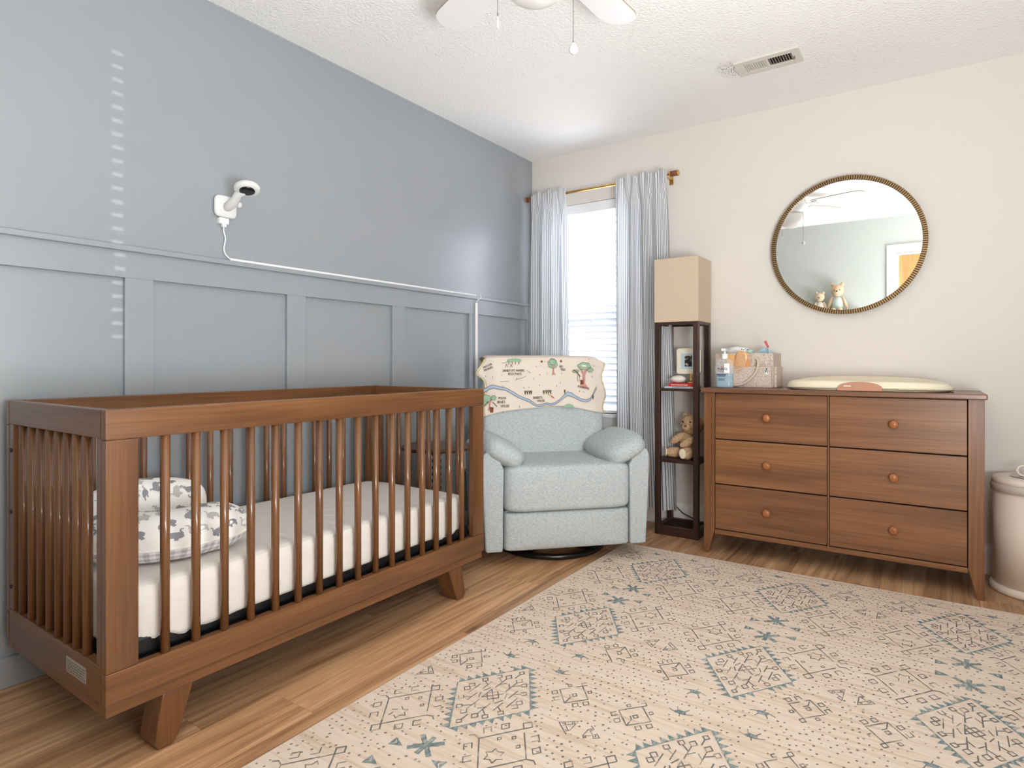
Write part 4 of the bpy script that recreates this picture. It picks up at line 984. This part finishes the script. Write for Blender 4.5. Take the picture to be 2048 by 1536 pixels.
pm_ = MB().cyl((BX, BY, ZT+.152), (BX, BY, ZT+.180), .0165, .0155, 20).cyl((BX, BY, ZT+.180), (BX, BY, ZT+.194), .006, n=12)
pm_.box(BX-.011, BX+.011, BY-.030, BY+.011, ZT+.194, ZT+.207); pm_.build('pump', M['white'], hb, bevel=.002)
# felt caddy
KX0, KX1, KY0, KY1, KH = -.985, -.686, 3.385, 3.585, ZT+.183
kd = thing('diaper_caddy', 'oatmeal felt nursery caddy with a drooping strap, full of baby care items', 'basket', ((KX0+KX1)/2, (KY0+KY1)/2, ZT))
t = .006
MB().box(KX0, KX1, KY0, KY0+t, ZT+.001, KH).box(KX0, KX1, KY1-t, KY1, ZT+.001, KH).box(KX0, KX0+t, KY0+t, KY1-t, ZT+.001, KH).box(KX1-t, KX1, KY0+t, KY1-t, ZT+.001, KH).box(KX0+t, KX1-t, KY0+t, KY1-t, ZT+.001, ZT+.008).build('felt_box', M['felt'], kd, bevel=.002)
MB().box(KX0+.004, KX1-.005, KY0-.022, KY0-.018, ZT+.001, ZT+.112).box(KX0+.004, KX0+.008, KY0-.018, KY0, ZT+.001, ZT+.112).box(KX1-.034, KX1-.030, KY0-.018, KY0, ZT+.001, ZT+.112).box(KX1-.009, KX1-.005, KY0-.018, KY0, ZT+.001, ZT+.112).build('front_pocket', M['felt'], kd, bevel=.001)
MB().box(KX1, KX1+.012, KY0+.02, KY1-.02, ZT+.001, ZT+.112).build('side_pocket', M['felt'], kd, bevel=.002)
hp = [(-.775, KY0-.010, ZT+.155), (-.760, KY0-.018, ZT+.150), (-.753, KY0-.030, ZT+.130), (-.757, KY0-.032, ZT+.100), (-.775, KY0-.032, ZT+.066), (-.805, KY0-.032, ZT+.034), (-.845, KY0-.032, ZT+.014), (-.88, KY0-.032, ZT+.010), (-.915, KY0-.032, ZT+.022), (-.935, KY0-.030, ZT+.06), (-.945, KY0-.026, ZT+.11), (-.935, KY0-.012, ZT+.150)]
fine = [Vector(p) for p in hp]
for _ in range(2):
    nn = [fine[0]]
    for a, c_ in zip(fine, fine[1:]): nn += [a.lerp(c_, .25), a.lerp(c_, .75)]
    fine = nn+[fine[-1]]
MB().tube(fine, .0065, 10).build('strap', M['strap'], kd)
for xx in (-.776, -.934): MB().box(xx-.014, xx+.014, KY0-.0035, KY0, ZT+.13, ZT+.172).build('strap_patch', M['strap'], kd)
tg = MB().prism([(-.728, ZT+.072), (-.704, ZT+.072), (-.713, ZT+.112)], 1, KY0-.0245, KY0-.0225).build('logo_tag', M['label_white'], kd)
mb = MB(); stroke(mb, [(-.722, ZT+.076), (-.714, ZT+.104), (-.709, ZT+.078)], .003, lambda x, z: Vector((x, KY0-.0249, z))); stroke(mb, [(-.719, ZT+.086), (-.711, ZT+.090)], .003, lambda x, z: Vector((x, KY0-.0249, z))); mb.build('logo', M['black'], tg, recalc=False)
# items in the caddy
cb = MB(); cb.prism([(-.925, ZT+.10), (-.898, ZT+.085), (-.880, ZT+.085), (-.878, ZT+.17), (-.905, ZT+.180), (-.922, ZT+.176)], 1, KY0-.013, KY0-.004)
tag(cb.build('baby_comb', M['beech'], bevel=.001), 'pale wooden comb in the caddy front pocket, left of the bristle brush', 'comb')
br = thing('baby_brush', 'oval bamboo hairbrush with pale bristles in the caddy front pocket', 'hairbrush', (-.848, KY0-.01, ZT+.09))
rt = Matrix.Rotation(math.radians(12), 3, 'Y')
MB().superq((-.848, KY0-.0095, ZT+.135), (.034, .006, .060), (.5, .9), 30, 16, rot=rt).build('paddle', M['bamboo'], br)
MB().superq(Vector((-.848, KY0-.0125, ZT+.135)), (.029, .006, .054), (.6, .9), 28, 14, rot=rt).build('bristle_cushion', M['bristle'], br)
bb = MB()
for i in range(-4, 5):
    for j in range(-7, 8):
        x, z = i*.0066+(.0033 if j % 2 else 0), j*.0076
        if (x/.030)**2+(z/.055)**2 < 1:
            p = Vector((-.848, KY0-.0165, ZT+.135))+rt @ Vector((x, 0, z)); bb.cyl(p, p+Vector((0, -.012, .002)), .0016, n=6)
bb.build('bristles', M['bamboo'], br)['kind'] = 'stuff'
MB().cyl((-.835, KY0-.009, ZT+.08), (-.828, KY0-.009, ZT+.02), .007, n=10).build('handle', M['bamboo'], br)
tag(MB().box(-.822, -.800, KY0-.014, KY0-.003, ZT+.02, ZT+.146).build('wooden_block', M['bamboo'], bevel=.003), 'small orange wooden brush handle right of the bristle brush', 'brush')
wp = thing('wipes_tube', 'white tube with mint end lying across the caddy top', 'tube', (-.87, 3.48, ZT+.15))
MB().tube([(-.955, 3.50, ZT+.185), (-.90, 3.49, ZT+.196), (-.835, 3.47, ZT+.190)], [.027, .027, .022], 18).build('tube_body', M['white'], wp)
MB().tube([(-.835, 3.47, ZT+.190), (-.805, 3.462, ZT+.186)], [.017, .014], 14).build('tube_cap', M['mint'], wp)
for i in range(4): MB().superq((-.862+.010*i, 3.452+.002*i, ZT+.206-.003*(i % 2)), (.003, .002, .003), nu=8, nv=6).build('printed_dot', M['navy'], wp)
tag(MB().hexa([(-.805, 3.47, ZT+.15), (-.705, 3.47, ZT+.15), (-.705, 3.478, ZT+.15), (-.805, 3.478, ZT+.15)], [(-.795, 3.47, ZT+.182), (-.70, 3.47, ZT+.190), (-.70, 3.478, ZT+.190), (-.795, 3.478, ZT+.182)]).add([(-.795, 3.47, ZT+.182), (-.700, 3.47, ZT+.190), (-.745, 3.47, ZT+.216), (-.795, 3.478, ZT+.182), (-.700, 3.478, ZT+.190), (-.745, 3.478, ZT+.216)], [(0, 1, 2), (5, 4, 3), (0, 2, 5, 3), (1, 4, 5, 2)], 0, False).build('medicine_pouch', M['card_blue']), 'pale blue plastic pouch poking out of the caddy top', 'pouch')
ns_ = thing('nasal_tube', 'thin clear stick with a coral tip leaning from the caddy', 'stick', (-.69, 3.45, ZT+.1))
MB().cyl((-.690, 3.43, ZT+.10), (-.726, 3.445, ZT+.222), .003, n=8).build('stick', M['tip_clear'], ns_)
MB().cyl((-.723, 3.444, ZT+.215), (-.740, 3.45, ZT+.248), .0055, .0065, 12).build('coral_tip', M['tip_red'], ns_)
# changing pad
QX0, QX1, QY0, QY1 = -.618, .080, 3.225, 3.60
cpd = thing('changing_pad', 'cream contoured foam changing pad on the dresser top', 'changing pad', ((QX0+QX1)/2, (QY0+QY1)/2, ZT))
def pad(u, t):
    a = 2*PI*u; e = .62; c_, s_ = math.cos(a), math.sin(a)
    X = math.copysign(abs(c_)**e, c_); Y = math.copysign(abs(s_)**e, s_)
    pr = [(0, 0.0), (.93, 0.0), (.985, .006), (1, .016), (.985, .6), (.955, .9), (.88, 1.0), (.78, .96), (.60, .70), (.35, .58), (0, .55)]
    k = t*(len(pr)-1); i = min(int(k), len(pr)-2); q = k-i; r, zz = lerp(pr[i][0], pr[i+1][0], q), lerp(pr[i][1], pr[i+1][1], q)
    x, y = r*X, r*Y
    side = .050+.012*abs(y)-.020*(abs(x)**3)+.006*(1-x)*.5
    if y < -.3: side *= 1-.28*smooth(.3, 1, -y)*(1-abs(x)*.2)
    return Vector(((QX0+QX1)/2+x*(QX1-QX0)/2, (QY0+QY1)/2+y*(QY1-QY0)/2, ZT+.0006+zz*side if zz > .02 else ZT+.0006+zz))
MB().grid(pad, 96, 40, closeu=True).build('foam_pad', M['foam'], cpd, weld=1e-5)
hx = -.280; outl = [(hx-.092, ZT+.0015)]+[(hx-.092*math.cos(PI*k/18)**1 if True else 0, ZT+.0015+.042*math.sin(PI*k/18)**.62) for k in range(1, 18)]+[(hx+.092, ZT+.0015)]
gp = MB().prism(outl[::-1], 1, QY0-.008, QY0+.030).build('carry_grip', M['terracotta'], cpd, bevel=.002)
MB().box(hx-.064, hx-.034, QY0-.0088, QY0-.0078, ZT+.022, ZT+.026).build('grip_slot', M['paper'], gp)

# ------------------------------------------------------------------ nappy bin
BNX, BNY = .372, 3.478
bn = thing('diaper_pail', 'cream enamelled round diaper pail on the floor beside the dresser', 'bin', (BNX, BNY, 0))
MB().lathe([(.158, 0), (.166, .004), (.166, .022), (.160, .030), (.155, .034)], (BNX, BNY, 0), 56).build('foot_flange', M['can'], bn)
MB().lathe([(.1545, .034), (.1545, .438)], (BNX, BNY, 0), 56).build('body', M['can'], bn)
MB().lathe([(.1545, .438), (.161, .440), (.162, .468), (.158, .474)], (BNX, BNY, 0), 56).build('rim_band', M['can_band'], bn)
MB().lathe([(.158, .474), (.157, .492), (.146, .500), (.09, .503), (.05, .503), (0, .503)], (BNX, BNY, 0), 56).build('lid', M['can'], bn)
MB().lathe([(.085, .5032), (.083, .5065), (.06, .5065), (.058, .5045), (0, .5045)], (BNX-.01, BNY-.01, 0), 40).build('slide_plate', M['chrome'], bn)
MB().tube([(BNX-.045+.024*math.cos(2*PI*k/24), BNY-.02, .53+.022*math.sin(2*PI*k/24)) for k in range(24)], .006, 10, closed=True).build('ring_handle', M['can'], bn)
a = math.radians(-95); bpz = Vector((BNX+.1552*math.cos(a), BNY+.1552*math.sin(a), .345))
MB().superq(bpz, (.045, .004, .012), (.5, .6), 24, 8).build('badge', M['white'], bn)

# ------------------------------------------------------------------ rug
RX0, RX1, RYa, RYb, RT_ = -1.402, .70, -.16, 3.128, .0055
rug = thing('area_rug', 'large cream rug printed with grey-teal diamonds and dots', 'rug', ((RX0+RX1)/2, (RYa+RYb)/2, 0))
MB().box(RX0, RX1, RYa, RYb, .0003, RT_).build('pile', M['rug'], rug, bevel=.002)
RP = {k: MB() for k in ('ink', 'ink_soft', 'ink_teal', 'ink_dot')}
zr_ = [0]
def rf(x, y): return Vector((x, y, RT_+.0004+zr_[0]*.00006))
def nz(): zr_[0] = (zr_[0]+1) % 11
rr = random.Random(9)
def inb(x, y, mgn=0): return RX0+.015+mgn < x < RX1-.015 and RYa+.015 < y < RYb-.015-mgn
def rs(pts, wd, key='ink', brk=.0):
    pts = [Vector(p) for p in pts]
    for p, q in zip(pts, pts[1:]):
        n_ = max(1, int((q-p).length/.018))
        for i in range(n_):
            if rr.random() < brk: continue
            a, c_ = p.lerp(q, i/n_), p.lerp(q, (i+1)/n_)
            nz()
            if inb(*a) and inb(*c_): stroke(RP[key if rr.random() > .2 else 'ink_soft'], [a, c_], wd*rr.uniform(.75, 1.15), rf)
def dia(cx, cy, rx, ry, wd, key='ink', brk=.05): rs([(cx-rx, cy), (cx, cy+ry), (cx+rx, cy), (cx, cy-ry), (cx-rx, cy)], wd, key, brk)
def fill(pts, key):
    nz()
    if all(inb(*p) for p in pts): poly_decal(RP[key], pts, rf)
def motifA(cx, cy):
    hx, hy = .133, .198; V = [Vector(p) for p in ((cx-hx, cy), (cx, cy+hy), (cx+hx, cy), (cx, cy-hy))]
    for k in range(4):
        p, q = V[k], V[(k+1) % 4]; n_ = Vector((-(q-p).y, (q-p).x)).normalized()
        fill([tuple(p), tuple(q), tuple(q+n_*.004), tuple(p+n_*.004)], 'ink_teal')
        for i in range(9):
            if rr.random() < .06: continue
            a, c_ = p.lerp(q, (i+.04)/9), p.lerp(q, (i+.98)/9); m_ = p.lerp(q, (i+rr.uniform(.35, .65))/9)+n_*rr.uniform(.022, .029)
            fill([tuple(a), tuple(c_), tuple(m_)], 'ink_teal')
    w_ = .0036
    dia(cx, cy, .022, .026, w_); rs([(cx-.022, cy-.026), (cx+.022, cy+.026)], w_); rs([(cx+.022, cy-.026), (cx-.022, cy+.026)], w_); rs([(cx-.022, cy-.026), (cx-.022, cy+.026)], w_, brk=.3)
    for sx_ in (-1, 1):
        for sy_ in (-1, 1):
            g = lambda x, y: (cx+sx_*x, cy+sy_*y)
            rs([g(.020, .040), g(.020, .100)], w_); rs([g(.020, .075), g(.040, .092)], w_); rs([g(.020, .060), g(.004, .080)], w_)
            dia(*g(.020, .113), .011, .014, w_); dia(*g(.047, .100), .010, .012, w_); rs([g(.0, .120), g(.0, .145)], w_); dia(*g(0, .158), .009, .011, w_)
            rs([g(.048, .015), g(.048, .062)], w_); rs([g(.048, .040), g(.066, .052)], w_); dia(*g(.073, .060), .010, .012, w_); rs([g(.070, .0), g(.070, .028)], w_); dia(*g(.088, .012), .011, .013, w_)
            rs([g(.030, .030), g(.040, .006)], w_)
def motifB(cx, cy, f):
    w_ = .0040; hx, hy = .075, .103; dia(cx, cy, hx, hy, w_, brk=.10)
    for sx_ in (-1, 1):
        for sy_ in (-1, 1):
            for k in (.22, .62):
                bx_, by_ = cx+sx_*hx*(1-k)+sx_*.012, cy+sy_*hy*k+sy_*.012
                dia(bx_+sx_*.008, by_+sy_*.008, .013, .017, w_*.85, brk=.12)
    for sx_ in (-1, 1): rs([(cx+sx_*hx, cy), (cx+sx_*(hx+.018), cy+.006), (cx+sx_*(hx+.030), cy-.004)], w_)
    for sy_ in (-1, 1): dia(cx, cy+sy_*(hy+.019), .015, .019, w_)
    st_ = [(cx+f*0.0+.026*(1 if k % 2 == 0 else .6)*math.cos(PI*k/6), cy-f*.035+.030*(1 if k % 2 == 0 else .6)*math.sin(PI*k/6)) for k in range(13)]; rs(st_, .003, brk=.12)
    for dx, dy in ((-.030, .03*f), (.030, .03*f), (0, .055*f)): dia(cx+dx, cy+dy, .006, .008, .003)
def motifC(cx, cy, f):
    w_ = .0038; hx, hy = .048, .056; dia(cx, cy, hx, hy, w_)
    for sx_ in (-1, 1):
        for k in (.15, .6): dia(cx+sx_*(hx*(1-k)+.012), cy+f*(hy*k+.014), .010, .013, w_*.85)
        dia(cx+sx_*(hx*.5+.010), cy-f*(hy*.5+.010), .007, .009, w_*.85)
    dia(cx, cy-f*(hy+.012), .009, .012, w_); rs([(cx, cy+f*hy), (cx, cy+f*.02), (cx-.010, cy+f*.008)], w_); dia(cx+.004, cy+f*.002, .008, .010, w_)
def motifD(cx, cy):
    for a in (90, 35, 145, -35, -145, -90):
        a = math.radians(a+rr.uniform(-6, 6)); l = .046 if abs(math.cos(a)) > .5 else .034; d_ = Vector((math.cos(a), math.sin(a)*1.15)); n_ = Vector((-d_.y, d_.x)).normalized(); c_ = Vector((cx, cy))
        fill([tuple(c_+n_*.006), tuple(c_-n_*.006), tuple(c_+d_*l-n_*.0075), tuple(c_+d_*l+n_*.0075)], 'ink_teal')
    rs([(cx-.03, cy+.016), (cx-.008, cy), (cx-.03, cy-.016)], .003); rs([(cx+.03, cy+.016), (cx+.008, cy), (cx+.03, cy-.016)], .003)
    fill([(cx-.016, cy), (cx, cy+.018), (cx+.016, cy), (cx, cy-.018)], 'ink_teal')
def motifE(cx, cy, f):
    fill([(cx-.018, cy), (cx-.004, cy+f*.006), (cx+.018, cy+f*.001), (cx+.012, cy-f*.012), (cx-.008, cy-f*.014)], 'ink_teal')
    rs([(cx-.034, cy-f*.006), (cx-.012, cy+f*.004), (cx+.012, cy+f*.004), (cx+.034, cy-f*.006)], .0032); rs([(cx-.010, cy-f*.010), (cx-.016, cy-f*.028)], .0032); rs([(cx+.010, cy-f*.010), (cx+.018, cy-f*.026)], .0032); rs([(cx, cy+f*.004), (cx+.004, cy+f*.018)], .003)
def motifF(cx, cy, s_):
    fill([(cx-s_*.018, cy-.018), (cx-s_*.018, cy+.018), (cx-s_*.006, cy)], 'ink_teal'); fill([(cx-s_*.018, cy+.018), (cx+s_*.020, cy), (cx-s_*.002, cy)], 'ink_teal'); fill([(cx-s_*.018, cy-.018), (cx-s_*.002, cy), (cx+s_*.020, cy)], 'ink_teal')
def motifG(cx, cy, s_):
    P3 = [(cx-s_*.020, cy-.036), (cx-s_*.020, cy+.036), (cx+s_*.022, cy)]; rs(P3+[P3[0]], .003, brk=.12)
    for dy in (-.019, .019): rs([(cx-s_*.018, cy+dy), (cx-s_*.002, cy+dy*.2)], .0028); dia(cx-s_*.013, cy+dy, .004, .006, .0028)
    dia(cx+s_*.006, cy, .005, .007, .0028)
AX, PX = -1.085, .589; keep = []
for c in range(-1, 4):
    x = AX+PX*c
    for ay in (2.43, 1.095, -.24):
        for sg in (1, -1):
            motifA(x, ay+sg*.37); keep.append((x, ay+sg*.37, .168, .235))
            motifD(x-.002, ay+sg*.08); keep.append((x, ay+sg*.08, .075, .06))
            for sx_ in (-1, 1):
                motifB(x+sx_*.169, ay+sg*.182, sg); keep.append((x+sx_*.169, ay+sg*.182, .115, .145))
                motifF(x+sx_*.07, ay+sg*.044, -sx_); keep.append((x+sx_*.07, ay+sg*.044, .04, .045))
                motifG(x+PX/2+sx_*.04, ay+sg*.365, sx_); keep.append((x+PX/2+sx_*.04, ay+sg*.365, .045, .055))
    for ay in (3.098, 1.765, .43):
        for sg in (1, -1):
            for sx_ in (-1, 1):
                motifC(x+sx_*.197, ay+sg*.157, sg); keep.append((x+sx_*.197, ay+sg*.157, .08, .092))
                motifE(x+sx_*.097, ay+sg*.068, sg); keep.append((x+sx_*.097, ay+sg*.068, .05, .045))
y = .55; row = 0
while y < RYb-.01:
    x = RX0+.01+(.011 if row % 2 else 0)
    while x < .55:
        px, py = x+rr.uniform(-.006, .006), y+rr.uniform(-.006, .006)
        if inb(px, py) and all(abs(px-kx)/ax+abs(py-ky)/ay > 1 for kx, ky, ax, ay in keep):
            tx_ = ((px-AX)/PX+.5) % 1-.5; mid = abs(abs(tx_)-.5)
            if rr.random() < (.86 if mid < .2 else .66):
                s_ = rr.uniform(.0026, .0042); q = rr.random()
                RP['ink_dot' if q < .5 else ('ink' if q < .72 else 'ink_soft')].add([rf(px-s_, py-s_*.5), rf(px+s_*.2, py-s_), rf(px+s_, py+s_*.3), rf(px+s_*.3, py+s_*1.2), rf(px-s_*.8, py+s_*.8)], [(0, 1, 2, 3, 4)], 0, False)
        x += .0235
    y += .0225; row += 1
for k, mb in RP.items(): mb.build({'ink': 'line_print', 'ink_soft': 'faded_print', 'ink_teal': 'teal_print', 'ink_dot': 'dot_print'}[k], M[k], rug, recalc=False)['kind'] = 'stuff'

# ------------------------------------------------------------------ shelf and toys on the wall behind, seen in the mirror
SHZ = 1.455
sh = tag(MB().box(-1.15, -.60, YF, YF+.15, SHZ-.022, SHZ).build('floating_shelf', M['wall_white'], bevel=.002), 'white floating shelf on the opposite wall, seen in the mirror', 'shelf')
def toy(name, label, x, y, hgt, fur, suit):
    o = thing(name, label, 'soft toy', (x, y, SHZ)); k = hgt/.32
    def e(nm, c, ab, m, parent=o, rot=None): return MB().superq((x+c[0]*k, y+c[1]*k, SHZ+c[2]*k), [q*k for q in ab], (1, 1), 22, 14, rot=rot).build(nm, m, parent)
    e('body', (0, 0, .082), (.058, .045, .082), suit); h_ = e('head', (0, .005, .228), (.062, .05, .066), fur)
    e('muzzle', (0, .048, .212), (.026, .014, .02), M['knit_pale'], h_); e('nose', (0, .062, .218), (.009, .004, .007), M['eye'], h_)
    for s_ in (-1, 1):
        e('ear', (s_*.044, 0, .292), (.020, .012, .022), fur, h_); e('eye', (s_*.026, .049, .232), (.005, .004, .005), M['eye'], h_)
        e('arm', (s_*.072, .008, .092), (.018, .018, .072), fur, rot=rot_to((-s_*.35, 0, 1))); e('leg', (s_*.032, .060, .020), (.024, .040, .020), fur)
toy('toy_bear', 'tall tan toy bear in pale green overalls, reflected in the mirror', -.862, YF+.065, .325, M['knit'], M['knit_green'])
toy('toy_bear', 'shorter oatmeal toy bear in a cream top, reflected in the mirror', -1.035, YF+.062, .235, M['knit_pale'], M['knit_stripe'])
